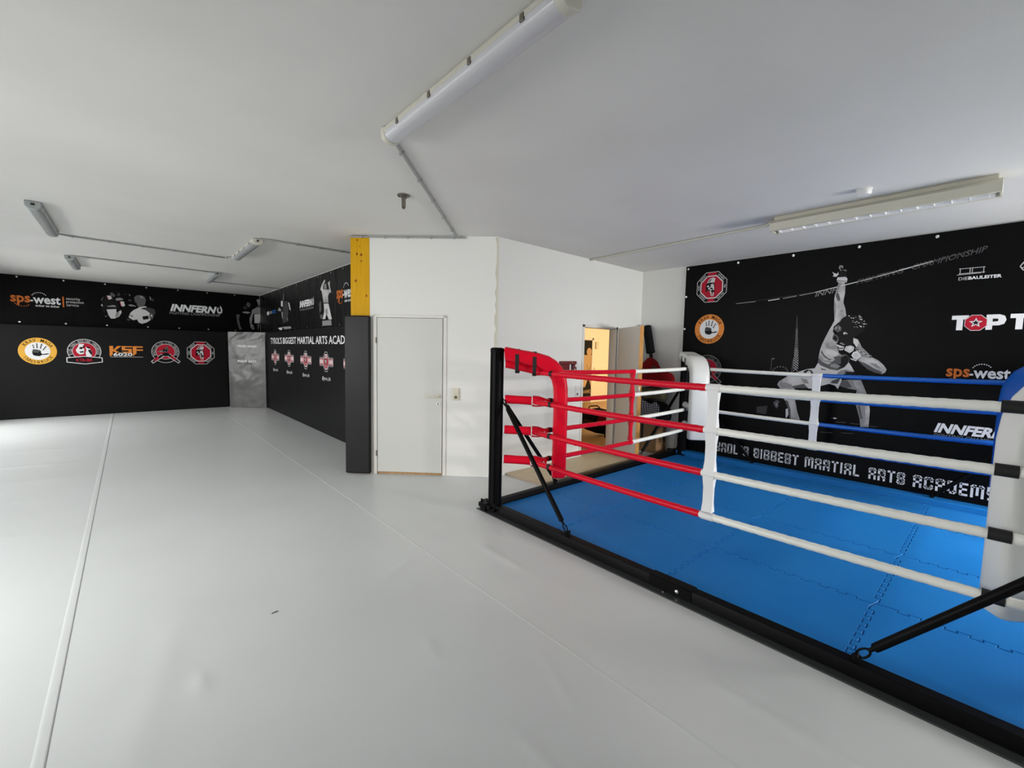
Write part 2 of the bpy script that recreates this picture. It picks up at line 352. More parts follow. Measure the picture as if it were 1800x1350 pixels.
bxs.append(((e, YB-.2, .12), (X1, YB, 2.2))); wall('wall_rear', bxs, 'window wall behind the viewer')
n = 0
for a, c in wins:
    n += 1; b = B(); x = XL-.05
    for y0, y1, z0, z1 in ((a, a+.06, .35, 2.3), (c-.06, c, .35, 2.3), (a, c, .35, .41), (a, c, 2.24, 2.3), ((a+c)/2-.03, (a+c)/2+.03, .35, 2.3)): b.box((x-.03, y0, z0), (x+.03, y1, z1))
    struct(obj('window_%d' % n, b, M_WHITEP), 'white framed window in the left wall')
for a, c in rw:
    n += 1; b = B(); y = YB-.05
    for x0, x1_, z0, z1 in ((a, a+.06,   .12, 2.2), (c-.06, c,   .12, 2.2), (a, c, .12, .18), (a, c, 2.14, 2.2), ((a+c)/2-.03, (a+c)/2+.03,   .12, 2.2)): b.box((x0, y-.03, z0), (x1_, y+.03, z1))
    struct(obj('window_%d' % n, b, M_WHITEP), 'white framed window in the rear wall')

# slanting wall with the closed door
b = B(); T = -.12
def kbox(b, u0, u1, z0, z1, o0, o1, m=None): b.obox(K(u0, z0, o0), KU*(u1-u0), KN*(o1-o0), Vector((0, 0, z1-z0)), m)
D1A, D1B, D1T = .655, 1.53, 2.005
kbox(b, -.0, D1A, 0, H, T, 0); kbox(b, D1B, 1.62, 0, H, T, 0); kbox(b, D1A, D1B, D1T, H, T, 0)
kbox(b, D1A, D1B, 0, D1T, T, T+.03)
struct(obj('wall_slanted', b, M_WALL), 'white slanted wall with the closed door')
b = B(); random.seed(11); N = 40
rows = []
for i in range(N+1):
    z = .02+(H-.03)*i/N; w = .016+random.uniform(0, .022); d = .002+random.uniform(0, .004)
    rows.append([K(-.004, z, -.03), K(-.006, z, d), K(w*.5, z, d+.003), K(w, z, .0), K(w, z, -.02)])
b.grid(rows); struct(obj('trim_1', b, mat('raw_plaster', (.55, .53, .44), .9, bump=(40, .6, .004, 4)), smooth=20), 'rough chipped plaster edge on the corner of the slanted wall')

d1 = thing('door_1', K((D1A+D1B)/2, 0, 0)); struct(d1, 'closed white door in the slanted wall beside the padded column', 'door')
b = B()
for u0, u1, z0, z1 in ((.624, .668, 0, 2.02), (1.506, 1.548, 0, 2.02), (.624, 1.548, 1.985, 2.02)): kbox(b, u0, u1, z0, z1, -.05, .012)
obj('frame', b, M_FRAME, d1, bevel=.004)
b = B(); kbox(b, .658, .669, .02, 1.985, -.02, .003); part_label(obj('rebate', b, mat('raw_pine', (.30, .22, .16), .7), d1), 'bare wood gap beside the leaf')
b = B(); kbox(b, .676, 1.500, .032, 1.982, -.03, .010); obj('leaf', b, M_DOOR, d1, bevel=.003)
b = B(); kbox(b, .67, 1.506, .0, .028, -.06, -.012); part_label(obj('threshold', b, M_OAK, d1), 'bare wood threshold')
b = B()
b.lathe([(.026, 0), (.026, .008), (.012, .010), (.010, .045)], K(.716, 1.013, .010), KN, 20)
b.tube([K(.716, 1.013, .05), K(.735, 1.012, .055), K(.76, 1.010, .055), K(.862, 1.003, .052)], [.011, .012, .0115, .009], 12)
handle = obj('handle', b, M_IVORY, d1, smooth=50)
b = B(); b.lathe([(.026, 0), (.026, .007), (.022, .010)], K(.726, .918, .010), KN, 24); obj('key_plate', b, M_WHITEP, d1)
b = B(); b.lathe([(.0075, 0), (.0075, .001)], K(.726, .924, .0202), KN, 14); kbox(b, .7225, .7295, .902, .922, .0202, .0212); part_label(obj('keyhole', b, M_DARK, d1), 'black keyhole')
for z in (1.70, .27):
    b = B(); b.tube([K(1.512, z-.035, .014), K(1.512, z+.035, .014)], .009, 10); h = obj('hinge', b, M_BRONZE, d1)

# switch and socket on the slanted wall
def outlet(loc_fn, u0, u1, z0, z1, label, m, depth=.03):
    t = thing('switch_socket', loc_fn((u0+u1)/2, z0, 0), label, 'socket'); b = B(); w = u1-u0
    def q(b, a0, a1, c0, c1, o0, o1): b.obox(loc_fn(a0, c0, o0), loc_fn(a1, c0, o0)-loc_fn(a0, c0, o0), loc_fn(a0, c0, o1)-loc_fn(a0, c0, o0), Vector((0, 0, c1-c0)))
    q(b, u0, u1, z0, z1, 0, depth*.7); obj('housing', b, m, t, bevel=.004)
    zm = z0+(z1-z0)*.52
    b = B(); q(b, u0+w*.12, u1-w*.12, zm+.006, z1-.02, depth*.7, depth); obj('rocker', b, m, t, bevel=.003)
    c = loc_fn((u0+u1)/2, z0+(zm-z0)*.5, depth*.7); nn = (loc_fn(u0, z0, 1)-loc_fn(u0, z0, 0)).normalized()
    b = B(); b.lathe([(.030, 0), (.030, .006), (.021, .006), (.021, .001)], c, nn, 24); obj('socket_ring', b, m, t)
    b = B(); b.lathe([(.0205, 0), (.0205, .0022)], c, nn, 24); obj('socket_well', b, mat('socket_shade', (.12, .10, .07), .6), t)
    return t
outlet(lambda u, z, k: K(u, z, k), .462, .540, .968, 1.124, 'ivory double switch and socket on the slanted wall right of the closed door', M_IVORY)
outlet(lambda u, z, k: Vector((u, Y2-k, z)), 4.945, 5.015, .94, 1.10, 'white switch and socket beside the open doorway, behind the red ropes', M_WALL, .02)

# ---- open door 2 with the corridor behind it
d2 = thing('door_2', ((DX0+DX1)/2, Y2, 0)); struct(d2, 'grey door standing open beside the doorway to the lit corridor', 'door')
b = B()
for x0, x1_, z0, z1 in ((5.072, 5.118, 0, 2.015), (5.905, 5.955, 0, 2.015), (5.072, 5.955, 1.975, 2.015)): b.box((x0, Y2-.012, z0), (x1_, Y2+.125, z1))
obj('frame', b, M_FRAME, d2, bevel=.004)
hinge = Vector((5.925, 4.135, .03)); end = Vector((5.475, 3.455, .03)); lu = (end-hinge).normalized(); ln = Vector((-lu.y, lu.x, 0)); ln = ln if ln.y < 0 or ln.x > 0 else -ln
side = Vector((lu.y, -lu.x, 0)); side = side if side.x > 0 else -side       # away from the viewer
b = B(); b.obox(hinge, lu*.812, side*.042, Vector((0, 0, 1.965))); leaf = obj('leaf', b, M_DOORG, d2, bevel=.002)
b = B(); b.obox(hinge+lu*.8125, lu*.004, side*.042, Vector((0, 0, 1.965))); b.obox(hinge+lu*.812+side*.042, lu*.004, side*.016, Vector((0, 0, 1.965))); part_label(obj('edge_strip', b, M_EDGE, d2), 'orange wooden door edge')
b = B(); b.obox(hinge+lu*.8165+side*.012+Vector((0, 0, .95)), lu*.002, side*.02, Vector((0, 0, .14))); part_label(obj('lock_plate', b, mat('dull_steel', (.45, .45, .44), .5, metal=.6), d2), 'steel lock plate on the door edge')
b = B(); c = hinge+lu*.755+Vector((0, 0, .985)); b.lathe([(.024, 0), (.024, .008)], c, -side, 18); b.tube([c-side*.01, c-side*.05, c-side*.055-lu*.11], .009, 8); obj('handle', b, M_IVORY, d2)

CY = 8.75
b = B(); b.box((4.6, Y2+.11, -.012), (13, CY+.1, 0)); struct(obj('floor_corridor', b, M_LAMIN), 'wood laminate corridor floor')
b = B(); b.box((4.6, Y2+.11, 2.62), (13, CY+.1, 2.7)); struct(obj('ceiling_corridor', b, M_CEIL), 'corridor ceiling')
b = B(); b.box((4.5, CY, 0), (13, CY+.1, 2.7)); b.box((4.5, Y2+.11, 0), (4.6, CY, 2.7)); b.box((13, Y2+.11, 0), (13.1, CY, 2.7)); b.box((X1+.16, Y2+.11, 0), (13, Y2+.2, 2.7)); struct(obj('wall_corridor', b, M_WARMW), 'warmly lit corridor walls')
l = bpy.data.lights.new('corridor_lamp_light', 'POINT'); l.energy = 260; l.color = (1, .78, .49); l.shadow_soft_size = .12
o = bpy.data.objects.new('corridor_lamp_light', l); o.location = (11.3, 5.0, 2.3); COL.objects.link(o)
d3 = thing('door_3', (10.6, CY, 0)); struct(d3, 'washroom door with a black figure print at the end of the corridor', 'door')
b = B()
for x0, x1_, z0, z1 in ((10.14, 10.2, 0, 2.06), (11.12, 11.19, 0, 2.06), (10.14, 11.19, 2.0, 2.06)): b.box((x0, CY-.03, z0), (x1_, CY, z1))
obj('frame', b, M_FRAME, d3)
b = B(); b.box((10.2, CY-.02, .01), (11.12, CY-.001, 2.0)); obj('leaf', b, mat('corridor_door', (.45, .33, .20), .5), d3)
sh = Sheet((0, CY-.021, 0), (1, 0, 0), (0, -1, 0)); p = Print(sh)
p.rect(10.2, .05, 11.12, 1.98, 'B', 1); p.rect(10.2, 1.52, 11.12, 1.98, 'K', 2); p.disc(10.985, 1.62, .125, 'B', 3); p.poly([(10.2, 0.05), (11.12, 0.05), (11.12, .50), (10.985, .82), (10.83, .50), (10.62, .50), (10.2, .82)], 'K', 2)
p.line((10.86, 1.22), (10.94, 1.1), .012, 'K', 3); p.line((10.94, 1.1), (10.94, .98), .012, 'K', 3); p.line((11.11, 1.22), (11.02, 1.1), .012, 'K', 3); p.line((11.02, 1.1), (11.02, .98), .012, 'K', 3)
p.text('DAME', 10.66, .30, 11.10, .42, 'B', 4, bold=.01); p.text('WC', 10.87, .06, 11.07, .19, 'B', 4, bold=.01)
p.done('door_print', d3, 'black and tan figure print lettered DAMEN WC')
b = B(); b.box((11.30, CY-.05, 1.72), (11.43, CY, 1.94)); tag(obj('bell_box', b, M_CREAM, bevel=.01), 'small cream box high on the corridor wall beside the washroom door', 'box')
b = B(); b.box((11.24, CY-.02, 1.0), (11.33, CY, 1.12)); tag(obj('wall_switch', b, M_CREAM, bevel=.006), 'small cream switch on the corridor wall beside the washroom door', 'switch')

# ---- pine column with its padding
cA = K(1.592, 0, .0); col_w = .242
b = B(); kbox(b, 1.594, 1.834, 0, H-.004, -.2, .004); o = tag(obj('pine_column', b, M_YEL, bevel=.004), 'yellow stained pine column with dark knots above the black padding', 'column')
b = B(); kbox(b, 1.575, 1.895, .012, 2.0, .006, .062); cp = obj('column_pad', b, M_COLPAD, bevel=.018, seg=4); tag(cp, 'tall black vinyl pad strapped to the front of the pine column', 'pad')
b = B(); kbox(b, 1.839, 1.895, .012, 1.998, -.2, .005); obj('side_flap', b, M_COLPAD, cp, bevel=.006)

# ---- wall padding of the wing
def pad_box(name, a, c, m, label, bevel=.02):
    b = B(); b.box(a, c); o = obj(name, b, m, bevel=bevel, seg=3); return tag(o, label, 'wall padding')
padL = pad_box('wall_pad', (XL+.01, 13.32, .0), (1.962, 13.68, 1.945), M_BLACKPAD, 'long matt black padding on the far wall printed with five round and angular club logos')
padS = pad_box('wall_pad', (2.69, 5.42, .0), (2.795, 12.575, 1.95), M_BLACKPAD, 'black padding of the wing wall lettered along its top above a row of small crosses')
shC = Sheet((1.964, 13.23, 0), (.703, -.652, 0), (-.652, -.703, 0)); CW = math.hypot(.703, .652)
def pad_warp(u, z):
    e_ = max(0, min(1, u/.11, (CW-u)/.11))
    k = .004*e_+.014*e_*noise.noise(Vector((u*3.2, z*3.0+u*1.5, 3)))+.006*e_*noise.noise(Vector((u*7, z*8-u*4, 9)))
    if z > 1.6: k -= .012*e_*math.sin(u*9+(1.95-z)*16)*(z-1.6)/.35
    return k+.012
shC.warp = pad_warp
rows = [[shC.at(.004+(CW-.008)*j/28, .005+1.94*i/56) for j in range(29)] for i in range(57)]; b = B()
b.grid(rows)
b.add([shC.at(0, .005, 0), shC.at(CW, .005, 0), shC.at(CW, 1.945, 0), shC.at(0, 1.945, 0), Vector((1.97, 13.31, .005)), Vector((2.68, 13.31, .005)), Vector((2.68, 13.31, 1.945)), Vector((1.97, 13.31, 1.945))],
      [(0, 3, 2, 1)[::-1], (3, 2, 6, 7), (0, 4, 5, 1), (4, 5, 6, 7)])
padC = tag(obj('corner_wall_pad', b, M_SHEENPAD, smooth=60), 'shiny black corner padding, window sheen painted in grey, lettered TRAIN HARD and FIGHT EASY', 'wall padding')

# ---- sheets the prints lie on
shL = Sheet((0, 13.318, 0), (1, 0, 0), (0, -1, 0)); shS = Sheet((2.688, 0, 0), (0, -1, 0), (-1, 0, 0))
def banner(name, sheet, u0, u1, z0, z1, m, label, eyelets):
    b = B(); b.add([sheet.at(u0, z0), sheet.at(u1, z0), sheet.at(u1, z1), sheet.at(u0, z1), sheet.at(u0, z0, -.003), sheet.at(u1, z0, -.003), sheet.at(u1, z1, -.003), sheet.at(u0, z1, -.003)],
                   [(0, 1, 2, 3), (4, 7, 6, 5), (0, 3, 7, 4), (1, 5, 6, 2), (3, 2, 6, 7), (0, 4, 5, 1)])
    o = tag(obj(name, b, m, smooth=0), label, 'banner')
    first = None
    for u, z in eyelets:
        if first is None:
            q = B(); q.lathe([(.016, -.002), (.016, .003), (.011, .004), (.006, .002)], sheet.at(u, z, .001), sheet.n, 16); first = obj('eyelet', q, M_STEEL, o); base = sheet.at(u, z, .001)
        else:
            c = first.copy(); COL.objects.link(c); c.parent = o; c.location = Vector(first.location)+sheet.at(u, z, .001)-base
    return o
shLB = Sheet((0, 13.69, 0), (1, 0, 0), (0, -1, 0)); shSB = Sheet((2.79, 0, 0), (0, -1, 0), (-1, 0, 0)); shR = Sheet((6.612, 0, 0), (0, -1, 0), (-1, 0, 0))
bL = banner('sponsor_banner', shLB, XL+.02, 2.785, 1.94, H-.012, M_BANNER, 'long narrow black sponsor banner along the top of the far wall',
            [(u, z) for z in (H-.05, 2.0) for u in (-1.66, -.98, -.32, .40, 1.0, 1.6, 2.2)])
bS = banner('sponsor_banner', shSB, -13.66, -5.5, 1.955, H-.012, M_BANNERW, 'wrinkled narrow black sponsor banner along the top of the wing wall',
            [(u, H-.05) for u in (-13.2, -12.4, -11.6, -10.9, -10.2, -9.5, -8.8, -8.1, -7.5, -6.9)]+[(u, 2.0) for u in (-12.2, -11.3, -10.4, -9.5, -8.6, -7.7)])
bR = banner('fight_banner', shR, -3.395, 2.2, .02, H-.014, M_BANNER, 'huge black banner with a kneeling fighter raising one fist on the right wall',
            [(u, H-.055) for u in (-3.36, -2.62, -1.93, -1.24, -.57, .1, .8)]+[(-3.375, z) for z in (2.5, 2.0, 1.5, 1.0, .5)]+[(u, .05) for u in (-2.6, -1.36, -.2)])

ART = {
 'fighter': [
  ('T',1,[(-1.423,2.083),(-1.465,1.974),(-1.479,1.943),(-1.518,1.838),(-1.541,1.774),(-1.559,1.699),(-1.568,1.624),(-1.574,1.527),(-1.542,1.496),(-1.441,1.453),(-1.363,1.446),(-1.297,1.485),(-1.261,1.54),(-1.254,1.6),(-1.29,1.64),(-1.332,1.629),(-1.363,1.66),(-1.37,1.696),(-1.396,1.764),(-1.373,1.816),(-1.382,1.852),(-1.415,1.873),(-1.44,1.921),(-1.435,1.983),(-1.399,2.024),(-1.35,2.058),(-1.311,2.098),(-1.343,2.207),(-1.434,2.098)]),
  ('T',1.5,[(-1.418,2.525),(-1.358,2.517),(-1.349,2.468),(-1.347,2.389),(-1.355,2.31),(-1.354,2.27),(-1.333,2.199),(-1.316,2.108),(-1.34,2.079),(-1.371,2.04),(-1.429,2.032),(-1.438,2.114),(-1.447,2.215),(-1.451,2.317),(-1.447,2.387),(-1.431,2.466)]),
  ('G',2,[(-1.418,2.52),(-1.384,2.516),(-1.406,2.464),(-1.422,2.395),(-1.441,2.356),(-1.447,2.387),(-1.431,2.466)]),
  ('D',3,[(-1.427,2.406),(-1.409,2.384),(-1.389,2.322),(-1.395,2.293),(-1.416,2.304),(-1.436,2.356)]),
  ('G',2,[(-1.451,2.317),(-1.43,2.255),(-1.424,2.153),(-1.428,2.083),(-1.438,2.114),(-1.447,2.215)]),
  ('G',2,[(-1.387,2.172),(-1.356,2.19),(-1.346,2.164),(-1.37,2.161)]),
  ('L',2,[(-1.434,2.587),(-1.352,2.585),(-1.334,2.561),(-1.337,2.516),(-1.43,2.526),(-1.441,2.557)]),
  ('D',3,[(-1.436,2.549),(-1.338,2.534),(-1.339,2.527),(-1.431,2.538)]),
  ('F',1,[(-1.424,2.68),(-1.362,2.672),(-1.336,2.585),(-1.43,2.591)]),
  ('G',2,[(-1.431,2.701),(-1.421,2.732),(-1.389,2.724),(-1.383,2.698),(-1.395,2.689),(-1.405,2.712),(-1.416,2.694),(-1.398,2.667),(-1.406,2.661)]),
  ('L',2,[(-1.492,2.661),(-1.463,2.638),(-1.437,2.632),(-1.434,2.654),(-1.425,2.625),(-1.447,2.596),(-1.486,2.604),(-1.474,2.621)]),
  ('G',2,[(-1.39,2.676),(-1.362,2.672),(-1.344,2.655),(-1.356,2.652)]),
  ('D',2,[(-1.432,1.89),(-1.398,1.879),(-1.375,1.843),(-1.38,1.798),(-1.405,1.793),(-1.441,1.829)]),
  ('F',3,[(-1.427,1.869),(-1.401,1.859),(-1.386,1.823),(-1.406,1.808),(-1.433,1.834)]),
  ('D',2,[(-1.57,1.587),(-1.517,1.535),(-1.462,1.508),(-1.397,1.573),(-1.414,1.604),(-1.373,1.616),(-1.34,1.619),(-1.29,1.64),(-1.254,1.6),(-1.263,1.538),(-1.297,1.485),(-1.363,1.449),(-1.441,1.456),(-1.542,1.496),(-1.574,1.527)]),
  ('F',3,[(-1.338,1.598),(-1.29,1.63),(-1.254,1.6),(-1.263,1.538),(-1.297,1.485),(-1.363,1.456),(-1.384,1.502),(-1.334,1.525)]),
  ('D',2,[(-1.545,1.694),(-1.514,1.631),(-1.467,1.589),(-1.418,1.573),(-1.457,1.565),(-1.513,1.604),(-1.547,1.657)]),
  ('G',2,[(-1.55,1.625),(-1.51,1.562),(-1.421,1.554),(-1.429,1.532),(-1.518,1.549),(-1.561,1.592)]),
  ('G',3,[(-1.445,1.511),(-1.393,1.523),(-1.332,1.494),(-1.364,1.466),(-1.434,1.479)]),
  ('G',2,[(-1.505,1.774),(-1.471,1.785),(-1.459,1.732),(-1.408,1.753),(-1.38,1.722),(-1.431,1.701),(-1.475,1.711),(-1.502,1.721)]),
  ('L',3,[(-1.492,1.7),(-1.43,1.69),(-1.377,1.668),(-1.362,1.639),(-1.391,1.617),(-1.452,1.627),(-1.489,1.658)]),
  ('F',4,[(-1.318,2.108),(-1.286,2.122),(-1.213,2.108),(-1.147,2.052),(-1.105,1.992),(-1.118,1.963),(-1.149,1.905),(-1.202,1.867),(-1.232,1.842),(-1.228,1.778),(-1.246,1.743),(-1.303,1.742),(-1.346,1.778),(-1.38,1.859),(-1.391,1.899),(-1.431,1.931),(-1.436,1.951),(-1.421,1.981),(-1.382,2.026),(-1.357,2.08)]),
  ('D',5,[(-1.432,1.951),(-1.413,1.991),(-1.385,2.005),(-1.354,1.969),(-1.356,1.929),(-1.392,1.91)]),
  ('G',6,[(-1.428,1.956),(-1.409,1.986),(-1.396,1.975),(-1.411,1.945)]),
  ('G',6,[(-1.384,1.985),(-1.366,1.97),(-1.369,1.944),(-1.382,1.95)]),
  ('L',5,[(-1.335,1.898),(-1.322,1.916),(-1.29,1.896),(-1.295,1.886),(-1.314,1.898),(-1.319,1.878)]),
  ('G',6,[(-1.255,2.034),(-1.249,2.041),(-1.242,2.031),(-1.248,2.027)]),
  ('L',6,[(-1.191,2.102),(-1.188,2.11),(-1.183,2.099),(-1.187,2.094)]),
  ('L',6,[(-1.254,2.08),(-1.244,2.086),(-1.233,2.077),(-1.243,2.074)]),
  ('G',6,[(-1.149,2.009),(-1.142,2.014),(-1.133,2.007),(-1.141,2.004)]),
  ('L',6,[(-1.182,1.984),(-1.175,1.991),(-1.168,1.981),(-1.174,1.976)]),
  ('G',6,[(-1.163,2.024),(-1.158,2.028),(-1.152,2.022),(-1.157,2.02)]),
  ('L',6,[(-1.144,2.009),(-1.136,2.017),(-1.127,2.006),(-1.135,2.001)]),
  ('L',6,[(-1.168,1.976),(-1.162,1.984),(-1.155,1.972),(-1.161,1.968)]),
  ('G',6,[(-1.215,1.975),(-1.205,1.979),(-1.195,1.973),(-1.205,1.97)]),
  ('L',6,[(-1.276,2.084),(-1.266,2.09),(-1.255,2.081),(-1.265,2.077)]),
  ('L',6,[(-1.189,2.068),(-1.182,2.073),(-1.175,2.065),(-1.181,2.062)]),
  ('G',6,[(-1.234,2.028),(-1.227,2.036),(-1.219,2.024),(-1.226,2.019)]),
  ('L',6,[(-1.173,1.975),(-1.165,1.983),(-1.155,1.971),(-1.164,1.966)]),
  ('L',6,[(-1.182,2.088),(-1.174,2.096),(-1.164,2.083),(-1.173,2.079)]),
  ('G',6,[(-1.137,2.003),(-1.129,2.007),(-1.12,2),(-1.128,1.997)]),
  ('L',6,[(-1.15,2.003),(-1.144,2.007),(-1.138,2.001),(-1.144,1.998)]),
  ('L',6,[(-1.144,1.974),(-1.14,1.982),(-1.135,1.971),(-1.139,1.966)]),
  ('G',6,[(-1.228,2.092),(-1.223,2.099),(-1.216,2.088),(-1.222,2.084)]),
  ('L',6,[(-1.145,2.039),(-1.137,2.043),(-1.129,2.036),(-1.137,2.034)]),
  ('L',6,[(-1.173,2.063),(-1.164,2.071),(-1.154,2.058),(-1.163,2.054)]),
  ('G',6,[(-1.203,1.965),(-1.198,1.97),(-1.191,1.963),(-1.197,1.961)]),
  ('L',6,[(-1.196,2.108),(-1.191,2.113),(-1.186,2.105),(-1.191,2.102)]),
  ('L',6,[(-1.193,2.089),(-1.189,2.097),(-1.184,2.086),(-1.188,2.081)]),
  ('G',6,[(-1.237,1.972),(-1.228,1.978),(-1.218,1.969),(-1.227,1.966)]),
  ('L',6,[(-1.216,2.037),(-1.208,2.043),(-1.2,2.033),(-1.207,2.029)]),
  ('L',6,[(-1.198,2.021),(-1.188,2.027),(-1.178,2.018),(-1.187,2.014)]),
  ('G',6,[(-1.219,2.007),(-1.214,2.012),(-1.208,2.005),(-1.213,2.001)]),
  ('L',6,[(-1.125,2.006),(-1.118,2.009),(-1.11,2.003),(-1.117,2.001)]),
  ('L',6,[(-1.223,2.028),(-1.219,2.035),(-1.215,2.025),(-1.219,2.021)]),
  ('G',6,[(-1.19,2.103),(-1.183,2.109),(-1.174,2.1),(-1.182,2.097)]),
  ('L',6,[(-1.179,2.06),(-1.171,2.067),(-1.162,2.056),(-1.17,2.052)]),
  ('L',6,[(-1.297,2.108),(-1.29,2.117),(-1.28,2.104),(-1.288,2.099)]),
  ('G',6,[(-1.253,2.047),(-1.246,2.053),(-1.237,2.045),(-1.245,2.042)]),
  ('L',5,[(-1.229,1.84),(-1.187,1.823),(-1.161,1.774),(-1.144,1.729),(-1.193,1.729),(-1.227,1.784)]),
  ('G',6,[(-1.173,1.795),(-1.149,1.734),(-1.189,1.734),(-1.178,1.754)]),
  ('L',5,[(-1.31,1.692),(-1.297,1.738),(-1.247,1.751),(-1.213,1.729),(-1.219,1.688),(-1.254,1.656)]),
  ('W',6,[(-1.275,1.728),(-1.246,1.733),(-1.237,1.711),(-1.261,1.697)]),
  ('L',5,[(-1.4,1.766),(-1.361,1.751),(-1.313,1.733),(-1.316,1.721),(-1.358,1.717),(-1.381,1.738)]),
  ('G',6,[(-1.362,1.774),(-1.348,1.787),(-1.306,1.762),(-1.323,1.754)]),
  ('L',6,[(-1.371,1.71),(-1.337,1.706),(-1.308,1.718),(-1.327,1.691),(-1.357,1.691)]),
  ('G',5,[(-1.204,1.718),(-1.14,1.729),(-1.081,1.664),(-1.037,1.613),(-1.093,1.606),(-1.15,1.633),(-1.189,1.668)]),
  ('F',6,[(-1.196,1.711),(-1.146,1.694),(-1.154,1.685),(-1.195,1.699)]),
  ('L',6,[(-1.174,1.697),(-1.124,1.68),(-1.132,1.672),(-1.173,1.685)]),
  ('F',6,[(-1.152,1.683),(-1.103,1.666),(-1.11,1.658),(-1.151,1.671)]),
  ('L',6,[(-1.13,1.67),(-1.081,1.652),(-1.089,1.644),(-1.129,1.658)]),
  ('F',6,[(-1.109,1.656),(-1.06,1.639),(-1.067,1.631),(-1.108,1.644)]),
  ('L',6,[(-1.087,1.642),(-1.039,1.625),(-1.046,1.617),(-1.086,1.63)]),
  ('F',6,[(-1.066,1.629),(-1.018,1.612),(-1.025,1.604),(-1.065,1.617)]),
  ('W',6,[(-1.236,1.631),(-1.218,1.67),(-1.182,1.683),(-1.139,1.625),(-1.175,1.58),(-1.213,1.593)]),
  ('L',7,[(-1.223,1.631),(-1.205,1.66),(-1.185,1.663),(-1.154,1.625),(-1.18,1.597),(-1.209,1.606)]),
  ('L',5,[(-1.247,1.595),(-1.212,1.586),(-1.175,1.576),(-1.186,1.559),(-1.237,1.58)]),
  ('T',5,[(-1.142,1.623),(-1.093,1.606),(-1.036,1.61),(-0.974,1.572),(-0.925,1.52),(-0.897,1.472),(-0.908,1.434),(-0.941,1.415),(-1.003,1.431),(-1.068,1.464),(-1.127,1.522),(-1.171,1.572)]),
  ('D',6,[(-1.171,1.572),(-1.088,1.534),(-1.006,1.477),(-0.935,1.441),(-0.941,1.415),(-1.003,1.431),(-1.068,1.464),(-1.127,1.522)]),
  ('L',6,[(-1.099,1.584),(-1.037,1.59),(-0.98,1.552),(-0.947,1.509),(-1.009,1.517),(-1.065,1.545)]),
  ('G',7,[(-1.057,1.545),(-0.994,1.537),(-0.945,1.48),(-0.991,1.487)]),
  ('L',3,[(-1.572,1.527),(-1.595,1.473),(-1.603,1.456),(-1.685,1.442),(-1.759,1.411),(-1.83,1.383),(-1.92,1.324),(-1.713,1.281),(-1.651,1.192),(-1.577,1.187),(-1.552,1.224),(-1.438,1.267),(-1.376,1.25),(-1.344,1.208),(-1.312,1.318),(-1.324,1.379),(-1.261,1.435),(-1.194,1.431),(-1.222,1.488),(-1.255,1.543),(-1.297,1.48),(-1.362,1.438),(-1.441,1.449),(-1.542,1.496)]),
  ('D',4,[(-1.539,1.459),(-1.508,1.453),(-1.485,1.447),(-1.482,1.435),(-1.511,1.438),(-1.534,1.443)]),
  ('K',4,[(-1.721,1.41),(-1.685,1.436),(-1.638,1.43),(-1.606,1.388),(-1.719,1.382)]),
  ('L',5,[(-1.692,1.403),(-1.665,1.424),(-1.636,1.406),(-1.645,1.388),(-1.682,1.386)]),
  ('G',4,[(-1.369,1.403),(-1.328,1.442),(-1.279,1.455),(-1.194,1.431),(-1.26,1.419),(-1.324,1.379)]),
  ('D',4,[(-1.406,1.311),(-1.356,1.336),(-1.319,1.359),(-1.352,1.273),(-1.422,1.279)]),
  ('G',4,[(-1.754,1.322),(-1.677,1.305),(-1.655,1.252),(-1.712,1.259)]),
  ('K',4,[(-1.294,1.433),(-1.219,1.426),(-1.16,1.404),(-1.258,1.393)]),
  ('T',2,[(-1.83,1.383),(-1.92,1.324),(-2.002,1.262),(-2.019,1.217),(-1.992,1.182),(-1.842,1.182),(-1.67,1.196),(-1.651,1.192),(-1.713,1.281)]),
  ('G',3,[(-2,1.227),(-1.935,1.255),(-1.845,1.227),(-1.842,1.185),(-1.982,1.181)]),
  ('D',3,[(-1.843,1.205),(-1.711,1.248),(-1.661,1.196),(-1.832,1.183)]),
  ('T',1.5,[(-2.014,1.215),(-1.957,1.116),(-1.921,1.017),(-1.858,0.875),(-1.846,0.761),(-1.727,0.768),(-1.766,0.886),(-1.798,1.029),(-1.813,1.185)]),
  ('D',3,[(-1.921,1.017),(-1.858,0.875),(-1.846,0.761),(-1.831,0.763),(-1.839,0.889),(-1.881,1.009)]),
  ('L',2,[(-1.899,0.893),(-1.873,0.908),(-1.862,0.829),(-1.882,0.776),(-1.892,0.78)]),
  ('G',2,[(-1.312,1.318),(-1.237,1.333),(-1.123,1.335),(-1.09,1.251),(-1.066,1.192),(-1.035,1.083),(-1.017,0.984),(-1.016,0.779),(-1.095,0.77),(-1.109,0.871),(-1.152,1.02),(-1.172,1.09),(-1.156,1.21),(-1.264,1.227),(-1.329,1.248)]),
  ('T',3,[(-1.196,1.325),(-1.123,1.33),(-1.09,1.251),(-1.074,1.191),(-1.147,1.205),(-1.184,1.264)]),
  ('T',3,[(-1.075,1.079),(-1.035,1.083),(-1.019,0.984),(-1.022,0.811),(-1.064,0.795),(-1.057,0.928)]),
  ('D',3,[(-1.312,1.318),(-1.253,1.321),(-1.207,1.242),(-1.264,1.227),(-1.329,1.248)]),
  ('D',4,[(-1.135,1.022),(-1.115,1.024),(-1.081,0.874),(-1.097,0.862)]),
  ('D',1,[(-1.339,0.798),(-1.237,0.804),(-1.237,0.798),(-1.339,0.793)]),
  ('D',1,[(-1.195,0.799),(-1.105,0.803),(-1.105,0.798),(-1.195,0.794)]),
  ('D',1,[(-1.009,0.792),(-0.938,0.794),(-0.938,0.789),(-1.008,0.787)]),
  ('D',1,[(-1.489,0.647),(-1.365,0.658),(-1.365,0.652),(-1.489,0.642)]),
